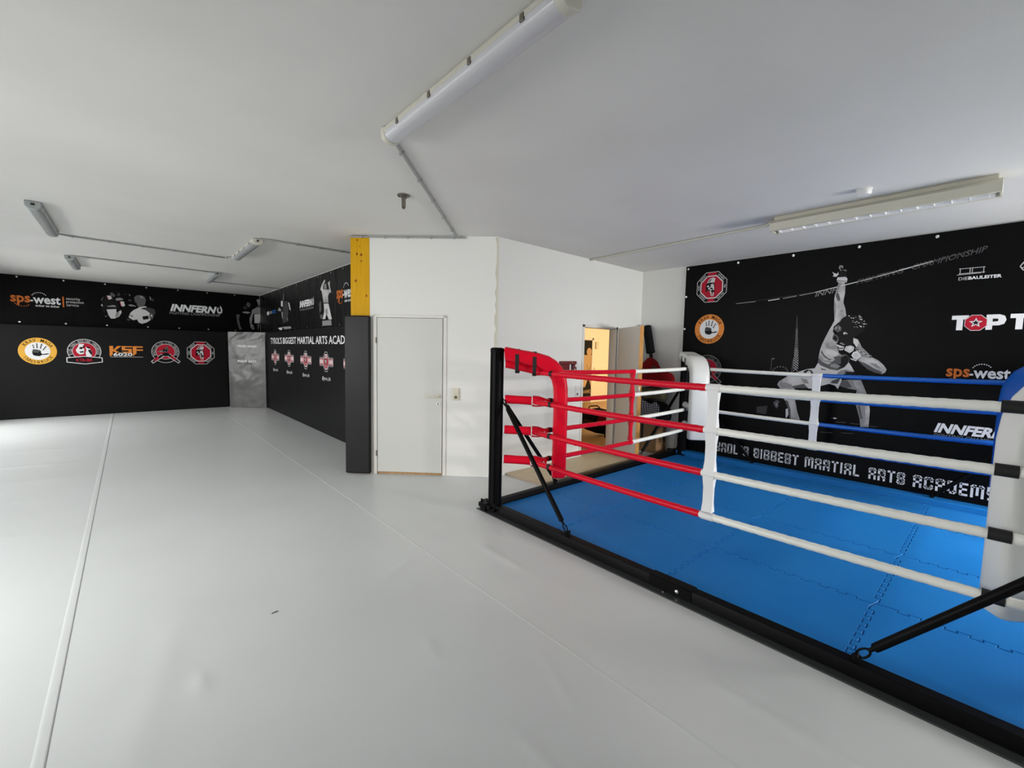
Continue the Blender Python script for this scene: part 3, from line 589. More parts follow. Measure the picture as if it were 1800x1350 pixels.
  ('D',1,[(-1.28,0.669),(-1.154,0.68),(-1.154,0.675),(-1.279,0.664)]),
  ('D',1,[(-1.394,0.839),(-1.333,0.838),(-1.333,0.833),(-1.394,0.834)]),
  ('L',2,[(-1.368,0.848),(-1.334,0.848),(-1.341,0.832),(-1.366,0.833)]),
  ('D',1,[(-2.096,1.393),(-2.078,1.395),(-2.076,1.374),(-2.093,1.372)]),
  ('D',1,[(-2.091,1.422),(-2.073,1.424),(-2.071,1.402),(-2.087,1.401)]),
  ('D',1,[(-2.072,1.447),(-2.054,1.449),(-2.052,1.428),(-2.068,1.426)]),
  ('D',1,[(-2.043,1.465),(-2.025,1.467),(-2.023,1.445),(-2.039,1.443)]),
  ('D',1,[(-2.008,1.472),(-1.991,1.474),(-1.989,1.452),(-2.005,1.45)]),
  ('D',1,[(-1.973,1.468),(-1.956,1.469),(-1.954,1.448),(-1.97,1.446)]),
  ('D',1,[(-1.943,1.453),(-1.926,1.455),(-1.924,1.433),(-1.939,1.431)]),
  ('D',1,[(-1.922,1.43),(-1.905,1.432),(-1.903,1.41),(-1.919,1.409)]),
  ('D',1,[(-1.913,1.402),(-1.897,1.404),(-1.894,1.383),(-1.91,1.381)]),
  ('D',1,[(-2.056,0.969),(-2.012,1.008),(-1.975,0.988),(-1.999,0.951),(-1.982,0.93),(-2.01,0.887),(-2.033,0.919)]),
  ('G',2,[(-2.024,0.955),(-2,0.969),(-2.002,0.922),(-2.02,0.926)]),
  ('D',1,[(-2.113,1.405),(-2.109,1.561),(-2.103,1.561),(-2.107,1.405)]),
  ('D',1,[(-1.864,1.394),(-1.854,1.574),(-1.844,1.574),(-1.855,1.395)]),
  ('G',1,[(-2.11,1.569),(-2.077,1.574),(-2.074,1.562),(-2.107,1.56)]),
  ('E',1,[(-2.26,0.888),(-2.121,0.915),(-2.136,0.796),(-2.255,0.799)]),
  ('L',1,[(-1.842,1.405),(-1.79,1.463),(-1.792,1.466),(-1.845,1.408)]),
  ('L',1,[(-1.787,1.411),(-1.846,1.464),(-1.848,1.461),(-1.789,1.408)]),
  ('L',1,[(-1.842,1.438),(-1.79,1.495),(-1.792,1.498),(-1.845,1.44)]),
  ('L',1,[(-1.786,1.443),(-1.846,1.496),(-1.848,1.493),(-1.788,1.44)]),
  ('L',1,[(-1.842,1.47),(-1.79,1.528),(-1.792,1.53),(-1.844,1.473)]),
  ('L',1,[(-1.786,1.475),(-1.846,1.529),(-1.848,1.526),(-1.788,1.472)]),
  ('L',1,[(-1.842,1.502),(-1.789,1.56),(-1.792,1.562),(-1.844,1.505)]),
  ('L',1,[(-1.786,1.507),(-1.846,1.561),(-1.848,1.558),(-1.788,1.504)]),
  ('L',1,[(-1.842,1.535),(-1.792,1.592),(-1.794,1.594),(-1.844,1.538)]),
  ('L',1,[(-1.789,1.539),(-1.845,1.593),(-1.847,1.59),(-1.791,1.536)]),
  ('L',1,[(-1.842,1.567),(-1.794,1.624),(-1.797,1.626),(-1.844,1.57)]),
  ('L',1,[(-1.791,1.571),(-1.845,1.626),(-1.847,1.623),(-1.793,1.569)]),
  ('L',1,[(-1.841,1.6),(-1.797,1.656),(-1.8,1.658),(-1.844,1.602)]),
  ('L',1,[(-1.794,1.603),(-1.845,1.658),(-1.847,1.655),(-1.796,1.601)]),
  ('L',1,[(-1.841,1.632),(-1.8,1.688),(-1.802,1.69),(-1.844,1.634)]),
  ('L',1,[(-1.797,1.635),(-1.845,1.69),(-1.847,1.687),(-1.799,1.633)]),
  ('L',1,[(-1.841,1.664),(-1.803,1.72),(-1.805,1.722),(-1.844,1.667)]),
  ('L',1,[(-1.799,1.667),(-1.845,1.722),(-1.847,1.72),(-1.802,1.665)]),
  ('G',1,[(-1.841,1.696),(-1.805,1.752),(-1.808,1.754),(-1.844,1.699)]),
  ('G',1,[(-1.802,1.699),(-1.844,1.754),(-1.847,1.752),(-1.804,1.697)]),
  ('G',1,[(-1.841,1.729),(-1.808,1.784),(-1.811,1.786),(-1.843,1.731)]),
  ('G',1,[(-1.805,1.731),(-1.844,1.786),(-1.847,1.784),(-1.807,1.729)]),
  ('G',1,[(-1.84,1.761),(-1.811,1.816),(-1.814,1.818),(-1.843,1.763)]),
  ('G',1,[(-1.807,1.763),(-1.844,1.818),(-1.846,1.816),(-1.81,1.761)]),
  ('G',1,[(-1.84,1.793),(-1.813,1.848),(-1.816,1.85),(-1.843,1.795)]),
  ('G',1,[(-1.81,1.795),(-1.844,1.85),(-1.846,1.848),(-1.813,1.793)]),
  ('G',1,[(-1.84,1.825),(-1.816,1.88),(-1.819,1.882),(-1.843,1.827)]),
  ('G',1,[(-1.813,1.827),(-1.843,1.882),(-1.846,1.88),(-1.816,1.825)]),
  ('G',1,[(-1.84,1.857),(-1.819,1.912),(-1.822,1.914),(-1.843,1.859)]),
  ('G',1,[(-1.816,1.859),(-1.843,1.914),(-1.846,1.913),(-1.818,1.857)]),
  ('G',1,[(-1.84,1.889),(-1.822,1.944),(-1.825,1.946),(-1.843,1.891)]),
  ('G',1,[(-1.818,1.891),(-1.843,1.946),(-1.846,1.945),(-1.821,1.889)]),
  ('G',1,[(-1.839,1.921),(-1.824,1.976),(-1.827,1.978),(-1.843,1.923)]),
  ('G',1,[(-1.821,1.922),(-1.843,1.978),(-1.846,1.977),(-1.824,1.921)]),
  ('D',1,[(-1.839,1.954),(-1.827,2.008),(-1.83,2.01),(-1.842,1.955)]),
  ('D',1,[(-1.824,1.954),(-1.843,2.01),(-1.846,2.009),(-1.827,1.953)]),
  ('D',1,[(-1.839,1.986),(-1.83,2.04),(-1.833,2.041),(-1.842,1.987)]),
  ('D',1,[(-1.826,1.986),(-1.842,2.042),(-1.846,2.041),(-1.829,1.985)]),
  ('D',1,[(-1.839,2.018),(-1.832,2.072),(-1.836,2.073),(-1.842,2.018)]),
  ('D',1,[(-1.829,2.018),(-1.842,2.073),(-1.845,2.073),(-1.832,2.017)]),
  ('D',1,[(-1.839,2.05),(-1.835,2.104),(-1.838,2.105),(-1.842,2.05)]),
  ('D',1,[(-1.832,2.05),(-1.842,2.105),(-1.845,2.105),(-1.835,2.049)]),
  ('D',1,[(-1.839,2.081),(-1.835,2.136),(-1.838,2.137),(-1.842,2.082)]),
  ('D',1,[(-1.832,2.082),(-1.842,2.137),(-1.845,2.137),(-1.835,2.081)]),
 ],
 'twomen': [
  ('F',1,[(-0.365,2.632),(-0.304,2.688),(-0.223,2.666),(-0.15,2.592),(-0.107,2.525),(-0.097,2.383),(-0.158,2.379),(-0.316,2.366),(-0.366,2.222),(-0.402,2.44)]),
  ('L',2,[(-0.304,2.678),(-0.237,2.679),(-0.21,2.617),(-0.271,2.586)]),
  ('D',2,[(-0.243,2.744),(-0.205,2.758),(-0.154,2.703),(-0.163,2.661),(-0.238,2.664)]),
  ('G',2,[(-0.302,2.438),(-0.2,2.471),(-0.155,2.46),(-0.156,2.43),(-0.299,2.423)]),
  ('L',2,[(-0.316,2.361),(-0.15,2.384),(-0.15,2.298),(-0.067,2.365),(-0.062,2.305),(-0.103,2.22),(-0.181,2.164),(-0.249,2.16),(-0.284,2.228)]),
  ('G',3,[(-0.162,2.287),(-0.099,2.343),(-0.102,2.241),(-0.173,2.175)]),
  ('G',2,[(-0.157,2.622),(-0.08,2.649),(-0.027,2.634),(-0.028,2.603),(-0.09,2.587),(-0.136,2.573)]),
  ('L',2,[(-0.076,2.563),(-0.014,2.569),(0.006,2.473),(-0.026,2.45),(-0.056,2.458)]),
  ('R',2,[(-0.087,2.562),(-0.074,2.563),(-0.056,2.458),(-0.071,2.467)]),
  ('R',2,[(-0.304,2.678),(-0.296,2.679),(-0.271,2.591),(-0.282,2.595)]),
  ('D',2,[(0.169,2.673),(0.21,2.728),(0.274,2.745),(0.354,2.722),(0.387,2.641),(0.364,2.535),(0.329,2.479),(0.257,2.463),(0.218,2.491),(0.216,2.553),(0.189,2.561)]),
  ('G',3,[(0.265,2.718),(0.314,2.728),(0.352,2.669),(0.296,2.675)]),
  ('L',1,[(0.257,2.463),(0.378,2.494),(0.447,2.342),(0.436,2.256),(0.458,2.173),(0.382,2.105),(0.291,2.069),(0.236,2.097),(0.207,2.168),(0.135,2.143),(0.059,2.21),(0.094,2.316),(0.151,2.382),(0.224,2.429)]),
  ('E',2,[(0.279,2.423),(0.345,2.46),(0.426,2.466),(0.532,2.432),(0.554,2.339),(0.502,2.261),(0.438,2.341),(0.375,2.399)]),
  ('K',2,[(0.305,2.245),(0.42,2.271),(0.421,2.192),(0.319,2.165)]),
  ('K',2,[(0.088,2.269),(0.146,2.237),(0.137,2.221),(0.087,2.248)]),
  ('D',3,[(0.438,2.32),(0.487,2.334),(0.519,2.283),(0.491,2.186),(0.442,2.204)]),
  ('L',4,[(0.462,2.3),(0.49,2.286),(0.484,2.238),(0.457,2.268)]),
  ('E',1,[(0.01,2.145),(0.05,2.189),(0.096,2.151),(0.063,2.118)]),
  ('G',1,[(0.061,2.496),(0.108,2.513),(0.186,2.488),(0.201,2.469),(0.091,2.47)]),
  ('G',1,[(0.451,2.731),(0.475,2.712),(0.485,2.64),(0.465,2.648)]),
  ('D',1,[(0.507,2.684),(0.523,2.675),(0.526,2.617),(0.505,2.631)]),
  ('D',1,[(-0.4,2.569),(-0.372,2.631),(-0.357,2.643),(-0.387,2.55)]),
  ('L',1,[(-0.407,2.449),(-0.385,2.481),(-0.373,2.422)]),
  ('D',1,[(0.008,2.744),(0.031,2.747),(0.022,2.72)]),
  ('G',1,[(0.085,2.747),(0.104,2.739),(0.099,2.702),(0.088,2.716)]),
  ('D',1,[(0.073,2.623),(0.112,2.616),(0.131,2.597),(0.072,2.592)]),
  ('D',1,[(-0.359,2.203),(-0.298,2.237),(-0.33,2.185)]),
  ('E',1,[(-0.131,2.715),(-0.083,2.771),(-0.07,2.711),(-0.102,2.678)]),
 ],
 'corner_men': [
  ('D',1,[(2.225,2.423),(2.313,2.429),(2.286,2.303),(2.311,2.125),(2.357,2.037),(2.289,2.022),(2.245,2.222)]),
  ('D',1,[(2.462,2.71),(2.503,2.782),(2.562,2.742),(2.56,2.673),(2.509,2.624)]),
  ('E',2,[(2.381,2.614),(2.441,2.675),(2.489,2.588),(2.419,2.583)]),
  ('G',2,[(2.373,2.506),(2.467,2.524),(2.566,2.503),(2.496,2.464),(2.378,2.478)]),
  ('G',1,[(2.598,2.574),(2.742,2.677),(2.793,2.647),(2.794,2.474),(2.657,2.487),(2.615,2.45),(2.58,2.196),(2.539,2.194),(2.533,2.342),(2.586,2.482)]),
  ('L',2,[(2.651,2.464),(2.799,2.474),(2.785,2.289),(2.763,2.218),(2.651,2.223)]),
  ('G',2,[(2.71,2.857),(2.777,2.886),(2.796,2.831),(2.774,2.748),(2.762,2.679),(2.744,2.757)]),
  ('G',2,[(2.549,2.183),(2.61,2.186),(2.648,2.074),(2.606,2.037),(2.552,2.103)]),
  ('D',3,[(2.568,2.138),(2.628,2.107),(2.607,2.06)]),
  ('D',2,[(2.711,2.192),(2.773,2.195),(2.728,2.008)]),
 ],
 'left_fighter': [
  ('L',1,[(-11.488,2.673),(-11.339,2.672),(-11.349,2.535),(-11.498,2.544)]),
  ('G',1,[(-11.813,2.472),(-11.652,2.534),(-11.466,2.463),(-11.544,2.432)]),
  ('L',1,[(-10.879,2.601),(-10.778,2.575),(-10.689,2.4),(-10.787,2.443)]),
  ('G',1,[(-11.47,2.414),(-11.34,2.407),(-11.37,2.25),(-11.425,2.262)]),
  ('G',1,[(-10.927,2.413),(-10.895,2.373),(-10.971,2.282),(-10.91,2.154),(-11.059,2.286)]),
  ('L',1,[(-11.808,2.044),(-11.422,2.053),(-11.426,1.994),(-11.617,1.988)]),
  ('G',1,[(-11.384,2.062),(-10.711,2.053),(-10.647,2.004),(-11.241,1.999)]),
  ('E',1,[(-11.339,2.672),(-10.878,2.62),(-10.892,2.411),(-11.05,2.16),(-11.378,2.142)]),
  ('D',1,[(-11.292,2.805),(-11.18,2.844),(-11.228,2.683),(-11.338,2.682)]),
 ],
 'arms_up': [
  ('T',1,[(-8.614,2.683),(-8.117,2.638),(-8.266,2.534),(-8.246,2.399),(-8.495,2.407),(-8.567,2.558)]),
  ('T',1,[(-8.677,2.68),(-8.584,2.784),(-8.453,2.847),(-8.394,2.832),(-8.508,2.742),(-8.538,2.642)]),
  ('T',1,[(-8.267,2.768),(-8.16,2.799),(-8.163,2.708),(-8.095,2.587),(-8.264,2.576),(-8.287,2.62),(-8.179,2.644)]),
  ('G',2,[(-8.457,2.754),(-8.356,2.774),(-8.325,2.674),(-8.46,2.673)]),
  ('L',1,[(-8.495,2.416),(-8.246,2.399),(-8.154,2.243),(-8.077,2.106),(-8.231,2.104),(-8.351,2.22),(-8.43,2.121),(-8.573,2.127),(-8.475,2.26)]),
  ('G',2,[(-8.423,2.292),(-8.322,2.32),(-8.277,2.216),(-8.377,2.187)]),
  ('D',2,[(-8.494,2.433),(-8.245,2.419),(-8.246,2.396),(-8.495,2.407)]),
  ('G',1,[(-8.585,2.096),(-8.111,2.091),(-8.09,1.999),(-8.588,2.002)]),
  ('D',1,[(-8.756,2.433),(-8.648,2.478),(-8.629,2.303),(-8.737,2.239)]),
  ('D',1,[(-8.711,2.22),(-8.554,2.212),(-8.583,2.144),(-8.688,2.131)]),
 ],
 'small_logo': [
  ('L',1,[(-12.922,2.479),(-12.738,2.502),(-12.652,2.465),(-12.679,2.413),(-12.861,2.394)]),
  ('G',1,[(-12.615,2.487),(-12.38,2.488),(-12.373,2.419),(-12.603,2.422)]),
  ('K',2,[(-12.555,2.46),(-12.434,2.459),(-12.427,2.438),(-12.549,2.439)]),
 ],
}

# ================================================================ the prints
def octagon(cu, cz, r, sq=1):
    a = r/math.cos(PI/8); return [(cu+a*math.cos(PI/8+i*PI/4)*sq, cz+a*math.sin(PI/8+i*PI/4)) for i in range(8)]
def handprint(p, cu, cz, s, m='K', l=4):
    p.poly([(cu+s*x, cz+s*y) for x, y in [(-.30, .02), (-.24, .12), (-.05, .10), (.12, .06), (.18, -.02), (.17, -.14), (.24, -.26), (.20, -.36), (.08, -.44), (-.10, -.42), (-.26, -.36), (-.31, -.2)]], m, l)
    p.poly([(cu+s*x, cz+s*y) for x, y in [(.20, -.27), (.44, -.22), (.60, -.20), (.62, -.25), (.46, -.31), (.22, -.33)]], m, l)
    for (x, y, w, ln_, a) in [(-.20, .20, .07, .30, 100), (-.03, .22, .08, .38, 90), (.15, .18, .08, .40, 76), (.30, .06, .075, .36, 60)]:
        c, sn = math.cos(math.radians(a)), math.sin(math.radians(a))
        for t0, t1 in ((0, .30), (.36, .64), (.70, 1)):
            q = []
            for t, k in ((t0, -.5), (t0, .5), (t1, .42), (t1, -.42)): q.append((cu+s*(x+c*ln_*t-sn*w*k), cz+s*(y+sn*ln_*t+c*w*k)))
            p.poly(q, m, l)
    p.line((cu-.28*s, cz+.02*s), (cu+.14*s, cz-.02*s), .012*s, 'W', l+1); p.line((cu-.28*s, cz-.10*s), (cu+.05*s, cz-.12*s), .01*s, 'W', l+1)
def krav(sheet, parent, cu, cz, r, m, label):
    p = Print(sheet); p.disc(cu, cz, r, m, 1, 48); p.disc(cu, cz, r*.655, 'W', 2, 48); handprint(p, cu, cz+.02*r, r*.92)
    p.arc('KRAV MAGA', cu, cz, r*.71, r*.22, 150, 22, 'F', 3, .006); p.arc('INNSBRUCK', cu, cz, r*.71, r*.21, 208, 334, 'F', 3, .004, bottom=True)
    return p.done('round_logo', parent, label)
def helmet(p, cu, cz, s, l):
    f = lambda pts: [(cu+s*x, cz+s*y) for x, y in pts]
    p.poly(f([(-.30, .18), (-.26, .38), (-.12, .56), (.10, .62), (.26, .55), (.20, .30), (.06, .26), (-.10, .30), (-.24, .22)]), 'L', l); p.poly(f([(-.22, .34), (-.10, .50), (.02, .56), (-.06, .40), (-.18, .30)]), 'D', l+1)
    p.poly(f([(-.36, .10), (-.30, .26), (-.08, .30), (.14, .26), (.24, .18), (.24, -.30), (.16, -.44), (.02, -.40), (-.10, -.30), (-.24, -.20), (-.34, -.34), (-.36, -.30)]), 'K', l+1)
    p.poly(f([(-.06, .16), (.16, .20), (.20, -.06), (-.10, -.06), (-.02, .04)]), 'L', l+2); p.poly(f([(-.30, .06), (-.18, .12), (-.14, .02), (-.26, -.02)]), 'W', l+2)
    p.poly(f([(.10, .02), (.20, .0), (.20, -.26), (.12, -.20)]), 'W', l+3); p.poly(f([(-.06, -.16), (.06, -.18), (.04, -.26), (-.08, -.24)]), 'W', l+2); p.poly(f([(-.12, -.26), (.04, -.34), (.06, -.66), (.0, -.60), (-.04, -.40)]), 'L', l+2); p.poly(f([(.14, -.36), (.22, -.42), (.16, -.66), (.10, -.62)]), 'L', l+2)
    p.poly(f([(-.22, -.10), (-.12, -.02), (-.04, -.10), (-.16, -.20)]), 'L', l+2)
def spartan(sheet, parent, cu, cz, r, label, sq=1):
    p = Print(sheet); p.ring(octagon(cu, cz, r, sq), octagon(cu, cz, r*.965, sq), 'L', 1); p.ring(octagon(cu, cz, r*.965, sq), octagon(cu, cz, r*.76, sq), 'K', 1)
    p.ring(octagon(cu, cz, r*.755, sq), octagon(cu, cz, r*.695, sq), 'W', 2); p.poly(octagon(cu, cz, r*.695, sq), 'R', 1)
    p.rect(cu-.30*r, cz+.775*r, cu+.30*r, cz+.955*r, 'R', 2); p.rect(cu-.22*r, cz-.955*r, cu+.22*r, cz-.775*r, 'R', 2)
    for i in range(-3, 4):
        for j in range(-3, 4):
            x, y = i*.19*r, j*.19*r
            if abs(x)+abs(y) < .8*r and (i+j) % 2 == 0: p.poly([(cu+x-.06*r, cz+y), (cu+x, cz+y-.06*r), (cu+x+.06*r, cz+y), (cu+x, cz+y+.06*r)], 'S' if False else 'R', 2)
    for t, a in (('GRAPPLING', 135), ('FITNESS', 45), ('BJJ', 0), ('MUAY THAI', -45), ('KICKBOXEN', -135), ('BOXEN', 180)):
        vs, fs = glyph(t, .012); xs_, ys_ = zip(*vs); h = .115*r; w = {'BJJ': .20, 'BOXEN': .32}.get(t, .52)*r; ar = math.radians(a)
        up_ = Vector((math.cos(ar), math.sin(ar))); up_ = up_ if a >= 0 and a < 170 else (-up_ if a < 0 else up_); rt_ = Vector((up_.y, -up_.x)); c = Vector((cu, cz))+Vector((math.cos(ar), math.sin(ar)))*r*.86
        p.b.add([sheet.at(*(c+rt_*(w*((x-min(xs_))/(max(xs_)-min(xs_))-.5))+up_*(h*((y-min(ys_))/(max(ys_)-min(ys_))-.5))), 3*LAYER) for x, y in vs], fs, INK['L'])
    helmet(p, cu-.02*r, cz+.02*r, r*.98, 3)
    return p.done('octagon_logo', parent, label)
def bjj(sheet, parent, cu, cz, r, label, m='L'):
    p = Print(sheet); p.disc(cu, cz, r, m, 1, 48, r*.96); p.disc(cu, cz, r*.96, 'K', 1, 48); p.disc(cu, cz+.02*r, r*.70, m, 2, 48); p.disc(cu, cz+.02*r, r*.665, 'R', 3, 48)
    p.arc('BRAZILIAN-JIU-JITSU-INNSBRUCK', cu, cz, r*.73, r*.19, 205, -25, m, 3, .004)
    f = lambda pts: [(cu+r*x, cz+r*y) for x, y in pts]
    p.poly(f([(-.62, .02), (-.30, .12), (-.10, .30), (.02, .36), (.10, .62), (.18, .40), (.22, .10), (.10, -.04), (-.20, -.02), (-.40, -.04)]), 'D', 4); p.poly(f([(-.50, .04), (-.28, .10), (-.20, .0), (-.36, -.02)]), 'G', 5); p.poly(f([(-.20, .22), (-.06, .30), (-.02, .12), (-.14, .06)]), 'K', 5); p.poly(f([(-.02, .10), (.08, .30), (.14, .10), (.06, .0)]), 'K', 5)
    p.poly(f([(-.26, -.20), (-.10, -.10), (.08, -.06), (.24, -.16), (.34, -.30), (.10, -.42), (-.10, -.42), (-.24, -.32)]), 'K', 6)
    for sgn in (-1, 1):
        q = [(.30, -.16), (.12, -.42), (.92, -1.06), (1.06, -.86)]; q2 = [(.30, -.21), (.19, -.39), (.90, -.98), (.98, -.87)]
        p.poly(f([(sgn*x, y) for x, y in q]), m, 6); p.poly(f([(sgn*x, y) for x, y in q2]), 'K', 7)
        rb = [(.60, -.42), (.47, -.61), (.76, -.85), (.87, -.69)] if sgn < 0 else [(.40, -.30), (.30, -.45), (.70, -.78), (.78, -.66)]
        p.poly(f([(sgn*x, y) for x, y in rb]), 'R', 8)
    p.line((cu-.22*r, cz-.40*r), (cu+.22*r, cz-.40*r), .03*r, m, 8)
    return p.done('belt_logo', parent, label)
# far wall padding
krav(shL, padL, -1.388, 1.400, .277, 'Y', 'amber round logo with a black handprint')
p = Print(shL); cu, cz, r = -.694, 1.405, .268
p.disc(cu, cz, r, 'L', 1, 48, r*.955); p.disc(cu, cz, r*.955, 'K', 1, 48); p.disc(cu, cz, r*.72, 'L', 2, 48); p.disc(cu, cz, r*.68, 'R', 3, 48)
p.arc('KICK-THAI-BOXING-INNSBRUCK', cu, cz, r*.74, r*.19, 200, -20, 'L', 3, .006)
f = lambda pts: [(cu+r*x, cz+r*y) for x, y in pts]
p.poly(f([(-.30, .58), (-.02, .60), (.0, .36), (-.16, .30), (.0, .20), (-.02, .0), (-.04, -.20), (-.28, -.26), (-.44, -.10), (-.50, .12), (-.36, .36)]), 'W', 4); p.poly(f([(-.26, .34), (-.06, .36), (-.14, .16), (-.30, .20)]), 'K', 5); p.poly(f([(-.30, -.02), (-.06, .02), (-.04, -.10), (-.26, -.12)]), 'K', 5); p.poly(f([(-.08, .46), (.0, .50), (.02, .30), (-.06, .32)]), 'K', 5)
p.poly(f([(.06, .36), (.28, .34), (.36, .16), (.46, -.10), (.40, -.40), (.10, -.42), (.06, -.10), (.12, .10)]), 'W', 4); p.poly(f([(.20, .12), (.36, .14), (.46, -.12), (.40, -.32), (.28, -.10)]), 'K', 5); p.poly(f([(.10, .36), (.28, .36), (.34, .20), (.18, .26)]), 'K', 5)
p.poly([(cu-1.06*r, cz-.50*r), (cu, cz-.38*r), (cu+1.06*r, cz-.50*r), (cu+1.06*r, cz-.90*r), (cu, cz-1.06*r), (cu-1.06*r, cz-.90*r)], 'L', 6); p.poly([(cu-1.0*r, cz-.56*r), (cu, cz-.44*r), (cu+1.0*r, cz-.56*r), (cu+1.0*r, cz-.85*r), (cu, cz-1.0*r), (cu-1.0*r, cz-.85*r)], 'K', 7)
p.text('KTB-IBK', cu-.50*r, cz-.83*r, cu+.48*r, cz-.60*r, 'R', 8, bold=.02); p.done('boxing_logo', padL, 'red and white round logo over a black ribbon')
p = Print(shL)     # orange angular letters
o_ = lambda pts: [(-.291+.572*x, 1.302+.231*y) for x, y in pts]
for q in ([(0, 1), (.11, 1), (.11, .62), (.23, 1), (.36, 1), (.17, .58), (.30, .36), (.17, .36), (.09, .50), (.09, .16), (.02, 0), (0, 0)], [(.36, 1), (.68, 1), (.66, .88), (.46, .88), (.46, .74), (.66, .74), (.66, .30), (.36, .36), (.36, .44), (.56, .44), (.56, .58), (.36, .58)],
          [(.69, 1), (1, 1), (1, .86), (.80, .86), (.80, .70), (1, .70), (1, .56), (.80, .56), (.80, .30), (.70, .04), (.69, .04)]): p.poly(o_(q), 'O', 1)
p.text('6020', -.232, 1.302, .095, 1.382, 'W', 2, bold=.03); p.rect(-.285, 1.280, .28, 1.287, 'L', 2); p.done('angular_logo', padL, 'orange angular letters over white digits')
bjj(shL, padL, .694, 1.410, .262, 'red round logo with two crossed belt ends'); spartan(shL, padL, 1.386, 1.394, .280, 'red octagon logo with a plumed helmet')
# wing wall padding
p = Print(shS); p.text("TYROL'S BIGGEST MARTIAL ARTS ACADEMY", -12.11, 1.655, -6.65, 1.808, 'W', 1, bold=.016); p.done('lettering', padS, 'white capitals along the top of the padding')
for i in range(5):
    cu, cz = -11.69+i*1.197, 1.337; p = Print(shS); R_ = .18
    p.ring(octagon(cu, cz, R_, .86), octagon(cu, cz, R_*.95, .86), 'L', 3); p.ring(octagon(cu, cz, R_*.95, .86), octagon(cu, cz, R_*.78, .86), 'K', 3); p.poly(octagon(cu, cz, R_*.78, .86), 'W', 3); p.poly(octagon(cu, cz, R_*.68, .86), 'R', 4)
    helmet(p, cu, cz+.01, R_*.95, 5)
    for sg in (-1, 1):
        a, c = sorted((cu+sg*.12, cu+sg*.355))
        p.rect(a, cz-.078, c, cz+.078, 'L', 1); p.rect(a+.006, cz-.072, c-.006, cz+.072, 'K', 2)
        p.rect(a+.006, cz-.058, c-.006, cz+.058, 'P', 3); p.rect(a+.012, cz-.050, c-.03, cz-.036, 'R', 4); p.rect(a+.012, cz+.036, c-.03, cz+.050, 'R', 4); p.rect(c-.03 if sg < 0 else a+.01, cz-.05, c-.012 if sg < 0 else a+.03, cz+.05, 'R', 4)
    p.text('@tyros_ibk', cu-.225, .985, cu+.225, 1.07, 'L', 1, bold=.01); p.done('cross_logo', padS)
# corner padding
p = Print(shC); p.text('TRAIN HARD', .224, 1.555, .745, 1.612, 'W', 3, bold=.04); p.done('lettering', padC, 'pale capitals TRAIN HARD')
p = Print(shC); p.text('FIGHT EASY', .235, 1.165, .738, 1.228, 'W', 3, bold=.04); p.done('lettering', padC, 'pale capitals FIGHT EASY')
p = Print(shC); p.rect(.468, 1.376, .488, 1.390, 'L', 3); p.done('printed_dash', padC)
# far banner
def sps(sheet, parent, u, z, s, label, sub=True, wide=1):
    p = Print(sheet); k = s*wide
    p.text('sps', u, z-.05*s, u+.285*k, z+.155*s, 'S', 1, bold=.025); p.rect(u+.285*k, z+.045*s, u+.325*k, z+.075*s, 'W', 1); p.text('west', u+.325*k, z, u+.74*k, z+.165*s, 'W', 1, bold=.025)
    for i in range(9):
        a = math.radians(150-i*14); c = (u+.42*k, z+.12*s); p.disc(c[0]+.12*k*math.cos(a), c[1]+.12*s*math.sin(a), .009*s, 'W', 1, 8)
    for i in range(7):
        a = math.radians(215+i*16); p.disc(u+.17*k+.13*k*math.cos(a), z+.05*s+.12*s*math.sin(a), .010*s, 'S', 1, 8)
    if sub: p.text('sicher ist sicher', u+.355*k, z-.062*s, u+.72*k, z-.018*s, 'W', 1, bold=.02)
    return p.done('sponsor_logo', parent, label)
sps(shLB, bL, -1.768, 2.40, .98, 'orange and white logo lettering under a dotted arc')
p = Print(shLB); p.rect(-1.014, 2.356, -.992, 2.585, 'S', 1); p.done('printed_bar', bL, 'orange bar')
for t_, u1, z0, z1 in (('security', -.735, 2.505, 2.575), ('protection', -.684, 2.435, 2.508), ('service', -.764, 2.385, 2.436)):
    p = Print(shLB); p.text(t_, -.956, z0, u1, z1, 'L', 1); p.done('lettering', bL, 'small grey word beside the orange bar')
def flame(p, cu, cz, h, m, l):
    w = h*.62; f = lambda pts: [(cu+w*x, cz+h*y) for x, y in pts]
    p.poly(f([(-.55, .0), (-.4, -.42), (0, -.52), (.45, -.40), (.6, .0), (.45, .40), (.2, .75), (.22, .45), (.0, .5), (.25, .15), (.30, -.1), (.1, -.28), (-.15, -.22), (-.25, 0), (-.12, .25), (-.25, .42), (-.48, .25)]), m, l)
def innferno(sheet, parent, u0, z0, u1, z1, label, sub=None, rise=0):
    p = Print(sheet); L_ = u1-u0; p.text('INNFERN', u0, z0, u0+L_*.83, z1, 'W', 1, shear=.28, bold=.045, rise=rise); flame(p, u0+L_*.93, (z0+z1)/2+.005+rise, (z1-z0)*1.0, 'L', 1)
    if sub: p.text('FIGHTING CHAMPIONSHIP', u0+sub[0], sub[1], u0+sub[2], sub[3], 'G', 1, shear=.25, rise=rise*.9)
    return p.done('sponsor_logo', parent, label)
innferno(shLB, bL, .835, 2.415, 1.93, 2.59, 'white slanted logo lettering ending in a flame', (-.02, 2.338, 1.02, 2.405))
def art(key, sheet, parent, label, name='photo_print'):
    p = Print(sheet); p.polys(ART[key]); return p.done(name, parent, label)
art('twomen', shLB, bL, 'grey photograph of a boxer and a shaven referee'); art('corner_men', shLB, bL, 'grey photograph of a trainer and a fighter'); 
art('left_fighter', shSB, bS, 'grey photograph of a standing fighter'); art('arms_up', shSB, bS, 'grey photograph of a fighter with both arms raised')
p = Print(shSB); p.polys(ART['small_logo']); p.rect(-12.34, 2.42, -12.00, 2.50, 'U', 1)
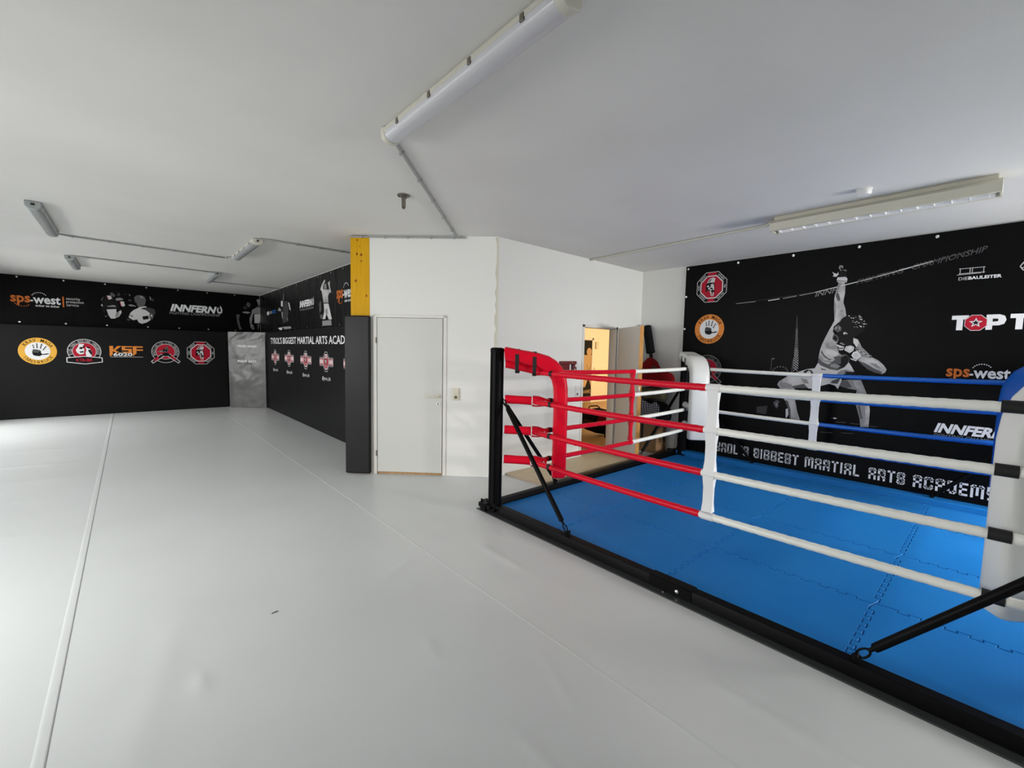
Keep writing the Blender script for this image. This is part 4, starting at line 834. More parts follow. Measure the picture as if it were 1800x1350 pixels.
for i in range(3): p.rect(-12.30+i*.10, 2.44, -12.25+i*.10, 2.48, 'K', 2)
p.done('sponsor_logo', bS, 'small white and blue block logo')
innferno(shSB, bS, -10.01, 2.42, -9.05, 2.56, 'white slanted logo lettering ending in a flame', (.0, 2.355, .9, 2.395)); sps(shSB, bS, -7.83, 2.43, 1.05, 'orange and white logo lettering under a dotted arc')
# right banner
spartan(shR, bR, -2.985, 2.616, .224, 'red octagon logo with a plumed helmet'); krav(shR, bR, -2.988, 1.990, .221, 'O', 'orange round logo with a black handprint'); bjj(shR, bR, -2.985, 1.387, .212, 'red round logo with two crossed belt ends', 'G')
art('fighter', shR, bR, 'grey photograph of a kneeling fighter raising one fist')
for t_, a, c in (('TYROL', -2.885, -2.475), ('S', -2.40, -2.33), ('BIGGEST', -2.262, -1.711), ('MARTIAL', -1.638, -1.07), ('ARTS', -.981, -.657), ('ACADEMY', -.587, .05)): 
    p = Print(shR); p.block(t_, a, .160, c, .298, 'W', 1)
    if t_ == 'S': p.line((-2.425, .298), (-2.435, .262), .018, 'W', 1)
    p.done('lettering', bR, 'white capitals along the bottom of the banner')
p = Print(shR)
for a, c, w, m in (((-2.62, 2.345), (-2.36, 2.357), .008, 'G'), ((-2.2, 2.357), (-2.06, 2.372), .012, 'L'), ((-2.02, 2.374), (-1.86, 2.395), .011, 'G'), ((-1.83, 2.397), (-1.66, 2.423), .010, 'G'), ((-1.66, 2.423), (-1.12, 2.535), .010, 'L'), ((-1.12, 2.535), (-.59, 2.667), .012, 'L'), ((-.59, 2.667), (-.30, 2.735), .006, 'D')): p.line(a, c, w, m, 2)
for a, c in (((-2.62, 2.345), (-1.66, 2.423)), ((-1.66, 2.423), (-.59, 2.667)), ((-.59, 2.667), (-.30, 2.735))): p.line(a, c, .006, 'E', 1)
p.done('rope_print', bR, 'printed ring rope running up to the right')
for q_ in (0, 1, 2):
    p = Print(shR)
    if q_ == 0: p.text('INNFE', -1.655, 2.365, -1.40, 2.430, 'G', 2, shear=.25, bold=.0, rise=.045)
    elif q_ == 1: p.text('FIGHTING', -1.24, 2.480, -.83, 2.538, 'D', 2, shear=.2, rise=.09)
    else: p.text('CHAMPIONSHIP', -.76, 2.590, -.20, 2.652, 'D', 2, shear=.2, rise=.12)
    p.done('lettering', bR, 'faint capitals climbing along the printed rope')
p = Print(shR)
for x0, x1_ in ((-.372, -.300), (-.284, -.203)):
    for q in (((x0, 2.495), (x0, 2.562)), ((x1_, 2.495), (x1_, 2.562))): p.line(*q, .005, 'L', 1)
    for q in (((x0-.01, 2.505), (x1_+.01, 2.505)), ((x0-.01, 2.556), (x1_+.01, 2.556))): p.line(*q, .005, 'L', 1)
p.line((-.395, 2.494), (-.22, 2.498), .004, 'L', 1); p.text('DIE', -.379, 2.437, -.312, 2.468, 'L', 1); p.text('BAULEITER', -.308, 2.437, -.074, 2.470, 'W', 1, bold=.035); p.done('sponsor_logo', bR, 'fine white logo lettering under two rectangles')
p = Print(shR)
for i in range(6):
    a, c = math.radians(60*i), math.radians(60*i+60); p.line((.085+.045*math.cos(a), 2.53+.045*math.sin(a)), (.085+.045*math.cos(c), 2.53+.045*math.sin(c)), .008, 'L', 1)
p.line((.085, 2.53), (.085, 2.575), .008, 'L', 1); p.line((.085, 2.53), (.05, 2.51), .008, 'L', 1); p.done('hexagon_logo', bR, 'small pale hexagon')
p = Print(shR); T_ = lambda u: [(u, 2.068), (u+.125, 2.068), (u+.125, 2.026), (u+.085, 2.026), (u+.085, 1.914), (u+.038, 1.914), (u+.038, 2.026), (u, 2.026)]
p.poly(T_(-.400), 'W', 1); p.poly(octagon(-.222, 1.988, .082), 'L', 2); p.poly(octagon(-.222, 1.988, .076), 'R', 3)
star = lambda r0, r1: [(-.222+(r0 if i % 2 == 0 else r1)*math.cos(PI/2+i*PI/5), 1.988+(r0 if i % 2 == 0 else r1)*math.sin(PI/2+i*PI/5)) for i in range(10)]
p.poly(star(.052, .022), 'W', 4); p.poly(star(.030, .012), 'K', 5)
p.poly([(-.150, 1.914), (-.105, 1.914), (-.105, 1.957), (-.06, 1.957), (-.025, 1.972), (-.012, 2.012), (-.025, 2.052), (-.06, 2.068), (-.150, 2.068)], 'W', 1); p.poly([(-.105, 1.995), (-.07, 1.998), (-.065, 2.012), (-.07, 2.024), (-.105, 2.027)], 'K', 2)
p.poly(T_(.012), 'W', 1); p.text('EN', .145, 1.914, .39, 2.068, 'W', 1, bold=.05); p.done('sponsor_logo', bR, 'bold white logo lettering with a red octagon for one letter')
sps(shR, bR, -.405, 1.412, .62, 'orange and white logo lettering under a dotted arc'); innferno(shR, bR, -.458, .805, .16, .910, 'white slanted logo lettering ending in a flame', (.0, .765, .6, .795))

# ================================================================ on the ceiling
def batten(x, y0, y1, label, house, diff, clips, w=.058, hh=.078):
    t = thing('ceiling_lamp', (x, (y0+y1)/2, H), label, 'lamp', 'tube lamps on the ceiling'); z1 = H
    prof = [(-w*.8, z1), (-w, z1-.012), (-w, z1-.036), (w, z1-.036), (w, z1-.012), (w*.8, z1)]
    b = B(); b.prism([(x+a, y0+.02, z) for a, z in prof], (0, y1-y0-.04, 0)); obj('housing', b, house, t, bevel=.002)
    pr = [(w*.96*math.cos(a), z1-.036-(hh-.036)*abs(math.sin(a))**.8) for a in np.linspace(0, PI, 13)]
    b = B(); b.prism([(x+a, y0+.05, z) for a, z in pr], (0, y1-y0-.10, 0)); obj('diffuser', b, diff, t, smooth=50)
    for ya, yb in ((y0, y0+.05), (y1-.05, y1)):
        b = B(); pr2 = [(-w*1.02, z1-.002), (w*1.02, z1-.002)]+[(w*1.02*math.cos(a), z1-.034-(hh-.03)*abs(math.sin(a))**.8) for a in np.linspace(0, PI, 13)]
        b.prism([(x+a, ya, z) for a, z in pr2], (0, yb-ya, 0)); obj('end_cap', b, house, t, bevel=.006, smooth=50)
    b = B(); b.box((x-.014, y0-.004, z1-.042), (x+.014, y0, z1-.022)); part_label(obj('cable_entry', b, M_DARK, t), 'dark cable entry')
    if clips:
        for k in range(4):
            yy = y0+.22+(y1-y0-.44)*k/3
            for sg in (-1, 1):
                b = B(); b.box((x+sg*w-.004, yy-.012, z1-.05), (x+sg*w+.004, yy+.012, z1-.018)); obj('clip', b, M_BRONZE, t, bevel=.002)
    return t
batten(1.305, 1.17, 2.70, 'big white tube lamp overhead, cut off by the top edge of the photo', M_LAMPW, M_DIFFW, True, .06, .085)
batten(-.645, 6.45, 7.97, 'grey tube lamp nearest the left edge of the photo', M_LAMPG, M_DIFFG, False)
batten(1.315, 6.48, 7.95, 'pale tube lamp joined by conduits at both of its ends, midway to the column', M_LAMPW, M_DIFFG, True)
batten(-.635, 9.98, 11.25, 'small grey tube lamp above the far wall banner at left', M_LAMPG, M_DIFFG, False)
batten(1.335, 9.98, 11.25, 'small pale tube lamp nearest the wing corner', M_LAMPG, M_DIFFG, False)
def conduit(pts, label, m=M_CONDUIT, r=.011, clips=6, flat=False):
    t = thing('cable_conduit', ((pts[0][0]+pts[-1][0])/2, (pts[0][1]+pts[-1][1])/2, H), label, 'conduit')
    b = B()
    P = [Vector(p) for p in pts]
    if flat:
        for p, q in zip(P, P[1:]):
            d = (q-p).normalized(); n_ = Vector((-d.y, d.x, 0)); b.obox(p-n_*.014-Vector((0, 0, .004)), q-p, n_*.028, Vector((0, 0, .020)))
    else: b.tube(P, r, 10)
    obj('pipe', b, m, t)
    L = sum((q-p).length for p, q in zip(P, P[1:])); 
    for k in range(clips):
        s_ = L*(k+.5)/clips
        for p, q in zip(P, P[1:]):
            l_ = (q-p).length
            if s_ <= l_:
                c = p+(q-p)*s_/l_; d = (q-p).normalized(); n_ = Vector((-d.y, d.x, 0)) if abs(d.z) < .9 else Vector((1, 0, 0))
                b = B(); b.obox(c-d*.012-n_*(r+.007)-Vector((0, 0, r+.004)), d*.024, n_*2*(r+.007), Vector((0, 0, 2*r+.003))); obj('clip', b, m, t, bevel=.003); break
            s_ -= l_
    return t
zc = H-.013
conduit([(-.59, 8.0, zc-.01), (-.5, 8.12, zc), (1.2, 8.22, zc), (1.30, 8.0, zc-.01)], 'grey conduit between the two nearer lamps of the wing', clips=6)
conduit([(1.33, 6.42, zc), (1.45, 6.40, zc), (2.40, 6.38, zc), (2.785, 6.37, zc)], 'grey conduit from the pale lamp to the wing wall beside the column', clips=5)
conduit([(-.63, 9.93, zc), (-.5, 9.92, zc), (1.30, 10.02, zc), (1.335, 9.98, zc)], 'grey conduit between the two small far lamps', clips=5)
conduit([(1.34, 11.29, zc), (1.45, 11.5, zc), (2.775, 11.56, zc)], 'grey conduit from the farthest lamp to the wing corner', clips=4)
conduit([(1.33, 2.72, zc-.012), (1.40, 2.80, zc), (3.02, 4.48, zc)], 'grey conduit running slantwise from the big lamp to the white slanted wall', clips=5)
w0, w1 = K(.40, H-.02, .013), K(1.83, H-.02, .013)
conduit([tuple(w0), tuple(w1)], 'grey conduit along the top of the slanted wall', clips=5)
conduit([(5.20, Y2-.002, H-.02), (5.09, 1.75, H-.02), (4.98, 1.66, H-.022)], 'cream flat trunking leading to the louvred lamp', M_TRUNK, clips=0, flat=True)

# louvred lamp over the ring
t = thing('louvre_lamp', (4.93, .87, H), 'cream louvred strip lamp above the boxing ring', 'lamp'); ya, yb = .10, 1.635
b = B(); b.prism([(4.88, ya+.02, H), (4.88, ya+.02, H-.035), (4.995, ya+.02, H-.035), (4.995, ya+.02, H)], (0, yb-ya-.04, 0)); obj('tray', b, M_CREAM, t, bevel=.003)
b = B(); b.prism([(4.875, ya, H-.036), (4.835, ya, H-.068), (4.842, ya, H-.140), (4.872, ya, H-.140), (4.872, ya, H-.075), (5.00, ya, H-.075), (5.00, ya, H-.140), (5.03, ya, H-.140), (5.037, ya, H-.068), (4.997, ya, H-.036)], (0, yb-ya, 0)); obj('housing', b, M_CREAM, t, bevel=.002)
for y0 in (ya-.004, yb-.008):
    b = B(); b.prism([(4.875, y0, H-.036), (4.833, y0, H-.068), (4.842, y0, H-.141), (5.03, y0, H-.141), (5.039, y0, H-.068), (4.997, y0, H-.036)], (0, .012, 0)); obj('end_plate', b, M_CREAM, t)
for sg in (-1, 1):
    b = B(); xc = 4.936
    b.prism([(xc+sg*.063, ya+.03, H-.139), (xc+sg*.058, ya+.03, H-.139), (xc+sg*.030, ya+.03, H-.085), (xc+sg*.036, ya+.03, H-.085)], (0, yb-ya-.06, 0)); obj('reflector', b, M_MIRROR, t)
for k in range(15):
    y = ya+.06+(yb-ya-.12)*k/14; b = B(); b.prism([(4.878, y, H-.139), (4.994, y, H-.139), (4.985, y, H-.098), (4.887, y, H-.098)], (0, .006, 0)); obj('louvre_blade', b, M_MIRROR, t)
b = B(); b.tube([(4.936, ya+.05, H-.088), (4.936, yb-.05, H-.088)], .012, 12); obj('tube', b, M_WHITEP, t)

# smoke detector and iron hook
t = thing('smoke_detector', (4.585, .86, H), 'white smoke detector on the ceiling beside the louvred lamp', 'smoke detector')
b = B(); b.lathe([(.056, 0), (.056, .012), (.050, .014)], (4.585, .86, H), (0, 0, -1), 32); obj('base', b, M_WHITEP, t, smooth=40)
b = B(); b.lathe([(.051, .014), (.052, .034), (.044, .046), (.020, .050)], (4.585, .86, H), (0, 0, -1), 32); obj('cap', b, M_WHITEP, t, smooth=40)
t = thing('ceiling_hook', (1.92, 3.69, H), 'dull iron bag hook with a round flange hanging from the ceiling', 'hook')
c = Vector((1.92, 3.69, H))
b = B(); b.lathe([(.058, 0), (.058, .006), (.05, .012), (.018, .014)], c, (0, 0, -1), 28); obj('flange', b, M_BRONZE, t, smooth=40)
for a in (.6, 2.7, 4.8):
    b = B(); b.lathe([(.008, .010), (.008, .018)], c+Vector((.04*math.cos(a), .04*math.sin(a), 0)), (0, 0, -1), 6); obj('bolt', b, M_DARK, t)
d = Vector((rt.x, rt.y, 0)).normalized(); q = Vector((-d.y, d.x, 0))
b = B(); prof = [(-.019, -.010), (.019, -.010), (.019, -.105), (.010, -.123), (-.010, -.123), (-.019, -.105)]; b.prism([c+d*a+Vector((0, 0, z))-q*.004 for a, z in prof], q*.008); obj('shackle_plate', b, M_BRONZE, t, bevel=.002)
b = B(); b.lathe([(.005, -.008), (.005, .008)], c+Vector((0, 0, -.105)), q, 10); obj('pin', b, M_DARK, t)

# ================================================================ the boxing ring
ring = thing('boxing_ring', (4.6, 1.4, 0), 'low boxing ring with red, white and blue ropes on a black steel base frame', 'boxing ring')
def beam(p, q, inward):
    p, q = Vector((*p, 0)), Vector((*q, 0)); n_ = Vector((*inward, 0)).normalized()
    prof = [(0, 0), (0, .008), (.055, .011), (.057, .076), (.062, .084), (.128, .084), (.132, .078), (.132, 0)]
    b = B(); b.prism([p+n_*a+Vector((0, 0, z)) for a, z in prof], q-p); o = obj('frame_beam', b, M_BLACKM, ring, bevel=.0025)
    b = B(); b.prism([p+n_*a+Vector((0, 0, z)) for a, z in ((-.002, 0), (-.002, .009), (.05, .0125), (.05, .0))], q-p); part_label(obj('flange', b, M_BLACKF, o), 'dark grey bottom flange'); return o
RA, RB, RC, RD = (2.596, 3.43), (6.605, 3.50), (6.605, -.73), (2.596, -.73)
f1 = beam(RA, RD, (1, 0)); f2 = beam(RA, RB, (.02, -1)); f3 = beam(RB, RC, (-1, 0)); f4 = beam(RD, RC, (0, 1))
b = B(); b.prism([(2.649, 1.52, z) if False else (2.596+a, 1.52, z) for a, z in ((.050, .012), (.051, .080), (.060, .088), (.134, .088), (.134, .086), (.06, .08), (.056, .012))], (0, -.30, 0)); obj('joint_sleeve', b, M_BLACKM, f1, bevel=.002)
b = B(); b.lathe([(.013, 0), (.013, .003), (.0085, .004), (.008, .009), (.005, .011)], (2.648, 1.317, .045), (-1, 0, 0), 20); part_label(obj('screw', b, M_STEEL, f1), 'bright steel screw in the web')
b = B(); b.lathe([(.010, 0), (.010, .007), (.006, .009)], (2.628, 1.40, .012), (0, 0, 1), 6); part_label(obj('screw', b, M_STEEL, f1), 'bright steel screw in the flange')
b = B(); b.lathe([(.009, 0), (.009, .003), (.005, .006)], (4.70, 3.343, .05), (0, -1, 0), 14); part_label(obj('screw', b, M_STEEL, f2), 'bright steel screw')
PA, PB, PC, PD = Vector((2.70, 3.27, 0)), Vector((6.49, 3.27, 0)), Vector((6.49, -.55, 0)), Vector((2.70, -.56, 0))
def post(c, out):
    prof = []
    n_ = 72
    pr = [.066-(.007 if (k % 9) in (0, 1) else 0) for k in range(n_)]
    b = B(); rows = [[c+Vector((pr[k]*math.cos(2*PI*k/n_), pr[k]*math.sin(2*PI*k/n_), z)) for k in range(n_)] for z in (.045, 1.59)]; b.grid(rows, closed=True)
    o = obj('corner_post', b, M_BLACKM, ring, smooth=25)
    b = B(); b.lathe([(.066, 1.585), (.068, 1.59), (.068, 1.612), (.062, 1.624), (.045, 1.63)], c, n=36); obj('post_cap', b, M_BLACKM, o, smooth=50)
    u_ = Vector((*out, 0)).normalized()
    b = B(); b.obox(c-Vector((.085, .085, -.030)), Vector((.17, 0, 0)), Vector((0, .17, 0)), Vector((0, 0, .02))); obj('foot_plate', b, M_BLACKM, o, bevel=.003)
    ox, oy = (1 if out[0] > 0 else -1), (1 if out[1] > 0 else -1)
    b = B(); b.obox(c+Vector((ox*-.03, oy*-.03, .03)), Vector((ox*.12, 0, 0)), Vector((0, oy*.18, 0)), Vector((0, 0, .045))); obj('foot_bracket', b, M_BLACKM, o, bevel=.003)
    for dx, dy in ((ox*.075, oy*.115), (ox*.075, oy*-.085), (ox*-.06, oy*.10)):
        b = B(); b.lathe([(.011, .05), (.011, .095), (.008, .112), (.004, .116)], c+Vector((dx, dy, 0)), n=12); obj('bolt', b, M_BLACKM, o)
    return o
posts = [post(PA, (-1, 1)), post(PB, (1, 1)), post(PC, (1, -1)), post(PD, (-1, -1))]
def brace(c, foot):
    c, foot = Vector(c), Vector(foot); d = (foot-c).normalized(); top = c+d*.10; bot = foot-d*.10
    b = B(); b.tube([top, top+d*.01, bot-d*.01, bot], [.017, .021, .021, .019], 16); o = obj('brace', b, M_BLACKM, ring, smooth=50)
    side_ = d.cross(Vector((0, 0, 1))).normalized(); u_ = side_.cross(d)
    for e, s_ in ((bot, 1), (top, -1)):
        b = B(); b.tube([e-d*s_*.01, e+d*s_*.03], .010, 10)
        loop = []
        for k in range(17):
            a = 2*PI*k/16; loop.append(e+d*s_*(.062+.036*math.cos(a))+u_*.019*math.sin(a))
        b.tube(loop, .0055, 8, cap=False); obj('turnbuckle_eye', b, M_BLACKM, o, smooth=60)
    b = B(); f_ = foot; b.obox(f_-Vector((.018, .018, .026)), Vector((.036, 0, 0)), Vector((0, .036, 0)), Vector((0, 0, .03))); b.lathe([(.011, -.03), (.011, .03)], f_, side_, 10); obj('anchor_lug', b, M_BLACKM, o, bevel=.002)
    return o
def on(c, dx, dy): return c+Vector((dx*.075, dy*.075, 1.125))
brace(on(PA, .35, -.95), (2.68, 2.295, .112)); brace(on(PA, 1, 0), (3.69, 3.37, .112)); brace(on(PB, -1, 0), (5.50, 3.40, .112)); brace(on(PB, .3, -1), (6.535, 2.25, .112))
brace(on(PD, .3, 1), (2.68, .386, .112)); brace(on(PD, 1, 0), (3.69, -.665, .112)); brace(on(PC, -1, 0), (5.5, -.665, .112)); brace(on(PC, .3, 1), (6.535, .42, .112))

def corner_pad(c, nx, ny, m, label):
    n_ = Vector((nx, ny, 0)).normalized(); s_ = Vector((-n_.y, n_.x, 0)); hw = .128
    def path(d0, z):  return c+n_*d0+Vector((0, 0, z))
    outer = [(.085, 1.640), (.25, 1.612), (.40, 1.588), (.50, 1.560), (.575, 1.515), (.635, 1.445), (.672, 1.355), (.688, 1.25), (.692, 1.0), (.692, .41)]
    inner = [(.095, 1.505), (.25, 1.478), (.38, 1.450), (.445, 1.420), (.495, 1.380), (.532, 1.325), (.550, 1.255), (.556, 1.15), (.557, 1.0), (.557, .40)]
    rows = []
    for (a, z), (a2, z2) in zip(outer, inner):
        ctr = path((a+a2)/2, (z+z2)/2); v = path(a, z)-ctr; r = []
        for k in range(20):
            t = 2*PI*k/20+PI/20; co, si = math.cos(t), math.sin(t); e_ = .42
            r.append(ctr+v*(abs(co)**e_*(1 if co > 0 else -1))+s_*hw*(abs(si)**e_*(1 if si > 0 else -1)))
        rows.append(r)
    b = B(); b.grid(rows, closed=True); nn = len(b.v)
    for row, off in ((0, path(.078, 1.572)), (len(rows)-1, path(.6245, .388))):
        ctr = off; o = len(b.v); inn = [ctr+(p-ctr)*.82+(off-sum(rows[row], Vector())/20)*.8 for p in rows[row]]
        b.add(inn, []); b.f += [(row*20+k, row*20+(k+1) % 20, o+(k+1) % 20, o+k) for k in range(20)]; b.f.append(tuple(range(o, o+20))); b.m += [0]*21
    o = obj('corner_pad', b, m, ring, smooth=55); part_label(o, label)
    return o, n_, s_
pads = [corner_pad(PA, 1, -1, M_RED, 'red corner pad'), corner_pad(PB, -1, -1, M_WHT, 'white corner pad facing the viewer'), corner_pad(PC, -1, 1, M_BLU, 'blue corner pad'), corner_pad(PD, 1, 1, M_WHT, 'white corner pad seen from behind')]
ZR = (1.40, 1.11, .81, .515)
def rope(p, q, c1, c2, split, label):
    p, q = Vector(p), Vector(q); d = (q-p).normalized(); L = (q-p).length; u_ = d.cross(Vector((0, 0, 1))).normalized(); w_ = u_.cross(d); N = int(L/.016); n_ = 14
    sp = int(N*split); b = B()
    for i0, i1, m in ((0, sp, c1), (sp, N, c2)):
        rows = []
        for i in range(i0, i1+1):
            t = i/N; c = p+(q-p)*t+Vector((0, 0, -.022*4*t*(1-t)))
            row = []
            for k in range(n_):
                a = 2*PI*k/n_; rr = .0245+.0009*math.sin(a+i*.016*120)+.0006*math.sin(3*a+i*.9)
                if i in (i0, i1): rr *= .97
                row.append(c+(u_*math.cos(a)+w_*math.sin(a))*rr)
            rows.append(row)
        b.grid(rows, m, closed=True)
    o = obj('rope', b, None, ring, smooth=60); o['label'] = label; return o
OFF = .255
xa, xb, yb_, yd = PA.x+OFF, PB.x-OFF, PA.y-OFF, PD.y+OFF
sides = [((xa, yb_, 0), (xa, yd, 0), M_REDR, M_WHTR, .510, 'rope sleeved half red and half white', M_WEB, 'white webbing tie around four ropes', .036),
         ((xa, yb_, 0), (xb, yb_, 0), M_REDR, M_WHTR, .53, 'rope sleeved half red and half white', M_REDR, 'red tie around four ropes', .026),
         ((xb, yb_, 0), (xb, PC.y+OFF, 0), M_WHTR, M_BLUR, .485, 'rope sleeved half white and half blue', M_WEB, 'white webbing tie around four ropes', .042),
         ((xa, yd, 0), (xb, PC.y+OFF, 0), M_WHTR, M_BLUR, .5, 'rope sleeved half white and half blue', M_WEB, 'white webbing tie around four ropes', .036)]
for si, (p, q, c1, c2, sp, lab, tm, tlab, tw) in enumerate(sides):
    p, q = Vector(p), Vector(q); d = (q-p).normalized(); u_ = Vector((-d.y, d.x, 0))
    for z in ZR: rope(p+Vector((0, 0, z)), q+Vector((0, 0, z)), c1, c2, sp, lab)
    tc = p+(q-p)*((sp-.012) if si == 1 else (sp+.013 if si == 0 else sp-.022)); b = B()
    prof = []
    for i, z in enumerate(ZR):
        zz = z-.022
        b.tube([tc+d*(k)+Vector((0, 0, zz)) for k in (-tw-.008, -tw, tw, tw+.008)], [.0262, .0285, .0285, .0262], 18)
    rows = []
    zs_ = [ZR[0]-.022]
    for z0, z1 in zip(ZR, ZR[1:]): zs_ += [z0-.055, z0-.12, (z0+z1)/2-.022, z1+.075, z1+.012]
    for z in zs_:
        near = min(abs(z-(r_-.022)) for r_ in ZR); hw = tw*(1.0 if near < .05 else .92); th = .013 if near > .05 else .024
        rows.append([tc+d*a+u_*e_+Vector((0, 0, z)) for a, e_ in ((-hw, -th), (hw, -th), (hw, th), (-hw, th))])
    b.grid(rows, closed=True); part_label(obj('rope_tie', b, tm, ring, smooth=40), tlab)
def strap(c, axis, r, w, tail, parent, m=M_STRAP):
    c = Vector(c); a = Vector(axis).normalized(); b = B(); b.tube([c-a*w/2, c+a*w/2], r, 18)
    if tail:
        s_ = tail; b.obox(c-a*w/2+Vector((0, 0, -r*.9))-s_*.008, a*w, s_*.016, Vector((0, 0, r*1.2)))
    return obj('strap', b, m, parent, smooth=50, bevel=0)
def sleeve_set(c, nx, ny, m, pad, straps):
    n_ = Vector((nx, ny, 0)).normalized(); s_ = Vector((-n_.y, n_.x, 0))
    for i, z in enumerate(ZR):
        zz = z+.01+(.0 if i else .015); P = lambda d_, dz=0: c+n_*d_+Vector((0, 0, zz+dz))
        sl = .05 if i == 0 else .008
        b = B(); b.tube([P(.078, sl), P(.10, sl), P(.20, sl*.6), P(.30, sl*.2), P(.355)], [.039, .043, .041, .042, .044], 18); o = obj('turnbuckle_cover', b, m, ring, smooth=60)
        b = B(); b.tube([P(.345, -.002), P(.365, -.004), P(.41, -.006), P(.46, -.012), P(.505, -.018)], [.049, .055, .054, .044, .029], 18); k = obj('cover_flap', b, m, o, smooth=60)
        for dd, r_ in ((.080, .0405), (.350, .0555)):
            b = B(); ring_ = [P(dd, -.003 if dd > .2 else sl)+(s_*math.cos(2*PI*j/20)+Vector((0, 0, 1))*math.sin(2*PI*j/20))*r_ for j in range(21)]; b.tube(ring_, .0048, 6, cap=False); obj('piping', b, M_PIPE, o, smooth=60)
        for sg in (-1, 1):
            b = B(); e = [P(.352, -.020)+s_*sg*.053, P(.375, -.034)+s_*sg*.049, P(.42, -.036)+s_*sg*.047, P(.452, -.026)+s_*sg*.045, P(.480, .006)+s_*sg*.034]; b.tube(e, .0048, 6); obj('piping', b, M_PIPE, o, smooth=60)
        if straps:
            for sg, dv in ((1, Vector((0, ny, 0))), (-1, Vector((nx, 0, 0)))):
                pass
    if straps:
        for dd in (.20, .365):
            b = B(); zz = 1.645-.14*dd
            rr = []
            for j in range(24):
                a = 2*PI*j/24; co, si = math.cos(a), math.sin(a)
                rr.append((.131*abs(co)**.45*(1 if co > 0 else -1)*.62, -.108+.118*abs(si)**.5*(1 if si > 0 else -1)))
            ctr = c+n_*dd
            rows = [[ctr+n_*e_+s_*(a*1.62)+Vector((0, 0, zz+z_-.005)) for a, z_ in rr] for e_ in (-.018, .018)]
            b.grid(rows, closed=True); obj('strap', b, M_STRAP, pad, smooth=50)
for (c, sx, sy, m, (pad, n_, s_)) in ((PA, 1, -1, M_RED, pads[0]), (PB, -1, -1, M_WHT, pads[1]), (PC, -1, 1, M_BLU, pads[2]), (PD, 1, 1, M_WHT, pads[3])): sleeve_set(c, sx, sy, m, pad, True)
for z in ZR:
    strap((xa, yb_-.235, z-.004), (0, 1, 0), .0275, .032, None, pads[0][0]); strap((xa+.235, yb_, z-.004), (1, 0, 0), .0275, .032, None, pads[0][0])
    strap((xa, yd+.262, z-.004), (0, 1, 0), .029, .075, Vector((1, 0, 0)), pads[3][0]); strap((xb-.235, yb_, z-.004), (1, 0, 0), .0275, .03, None, pads[1][0]); strap((xb, yb_-.235, z-.004), (0, 1, 0), .0275, .03, None, pads[1][0])

# interlocking floor mats of the ring
XT = [2.732, 3.53, 4.56, 5.59, 6.425]; YT = [3.295, 2.52, 1.48, .44, -.595]; ZT = .034
def edge(a, c, fixed, axis, flat):        # shared toothed edge from a to c along axis, at coordinate fixed
    if flat: return [((a, fixed) if axis == 0 else (fixed, a)), ((c, fixed) if axis == 0 else (fixed, c))]
    pts = [(a, 0)]; n_ = max(4, int(round((abs(c-a)-.10)/.105))); s_ = (c-a-.10)/n_
    for i in range(n_):
        x = a+.05+s_*i
        for fr, o in ((.0, -.014), (.44, -.014), (.40, .014), (.98, .014), (1.0, -.014)) if i < n_-1 else ((.0, -.014), (.44, -.014), (.40, .014), (.94, .014)): pts.append((x+s_*(fr if fr < .97 else .94 if o > 0 else .92), o))
    pts.append((c, 0)); return [((x, fixed+o) if axis == 0 else (fixed+o, x)) for x, o in pts]
RN = ['front row by the grey floor', 'second row from the grey floor', 'third row from the grey floor', 'back row by the banner']; CN = ['first from the red corner', 'second from the red corner', 'third from the red corner', 'farthest from the red corner']
for i in range(4):
    for j in range(4):
        x0, x1_, y1_, y0 = XT[i], XT[i+1], YT[j], YT[j+1]
        e1 = edge(x0, x1_, y0, 0, j == 3); e2 = edge(y0, y1_, x1_, 1, i == 3); e3 = edge(x0, x1_, y1_, 0, j == 0)[::-1]; e4 = edge(y0, y1_, x0, 1, i == 0)[::-1]
        P = []
        for e in (e1, e2, e3, e4):
            for q in e:
                if not P or math.hypot(q[0]-P[-1][0], q[1]-P[-1][1]) > .004: P.append(q)
        if math.hypot(P[0][0]-P[-1][0], P[0][1]-P[-1][1]) < .004: P.pop()
        n_ = len(P); inn = []
        for k in range(n_):
            a, c_, d_ = Vector(P[k-1]), Vector(P[k]), Vector(P[(k+1) % n_]); t1, t2 = (c_-a).normalized(), (d_-c_).normalized(); nn = Vector((-(t1.y+t2.y), t1.x+t2.x)); nn = nn.normalized() if nn.length > 1e-6 else Vector((-t1.y, t1.x)); inn.append(c_+nn*.007)
        b = B(); vs = [(*p_, .001) for p_ in P]+[(*p_, ZT-.008) for p_ in P]+[(p_.x, p_.y, ZT) for p_ in inn]
        fs = [(k, (k+1) % n_, (k+1) % n_+n_, k+n_) for k in range(n_)]+[(k+n_, (k+1) % n_+n_, (k+1) % n_+2*n_, k+2*n_) for k in range(n_)]
        fs.append(tuple(range(2*n_, 3*n_)))
        b.add(vs, fs); o = obj('puzzle_mat', b, M_MATB, smooth=20)
        tag(o, 'blue puzzle mat, %s, %s' % (RN[i], CN[j]), 'floor mat', 'blue puzzle mats of the ring')
b = B(); b.prism([(6.434, -.595, .001), (6.434, -.595, .090), (6.440, -.595, .096), (6.606, -.595, .096), (6.606, -.595, .0855), (6.467, -.595, .0855), (6.467, -.595, .001)], (0, 3.925, 0)); tag(obj('mat_border', b, M_MATB), 'narrow blue foam border laid over the frame below the big banner', 'floor mat')
b = B(); b.box((2.73, -.596, .0), (6.43, 3.30, .0009)); part_label(obj('gap_shade_sheet', b, M_GAPSHADE, ring), 'added sheet painting dark shade into the mat gaps')  # unseen sheet, added so the mat gaps look shaded over the grey floor

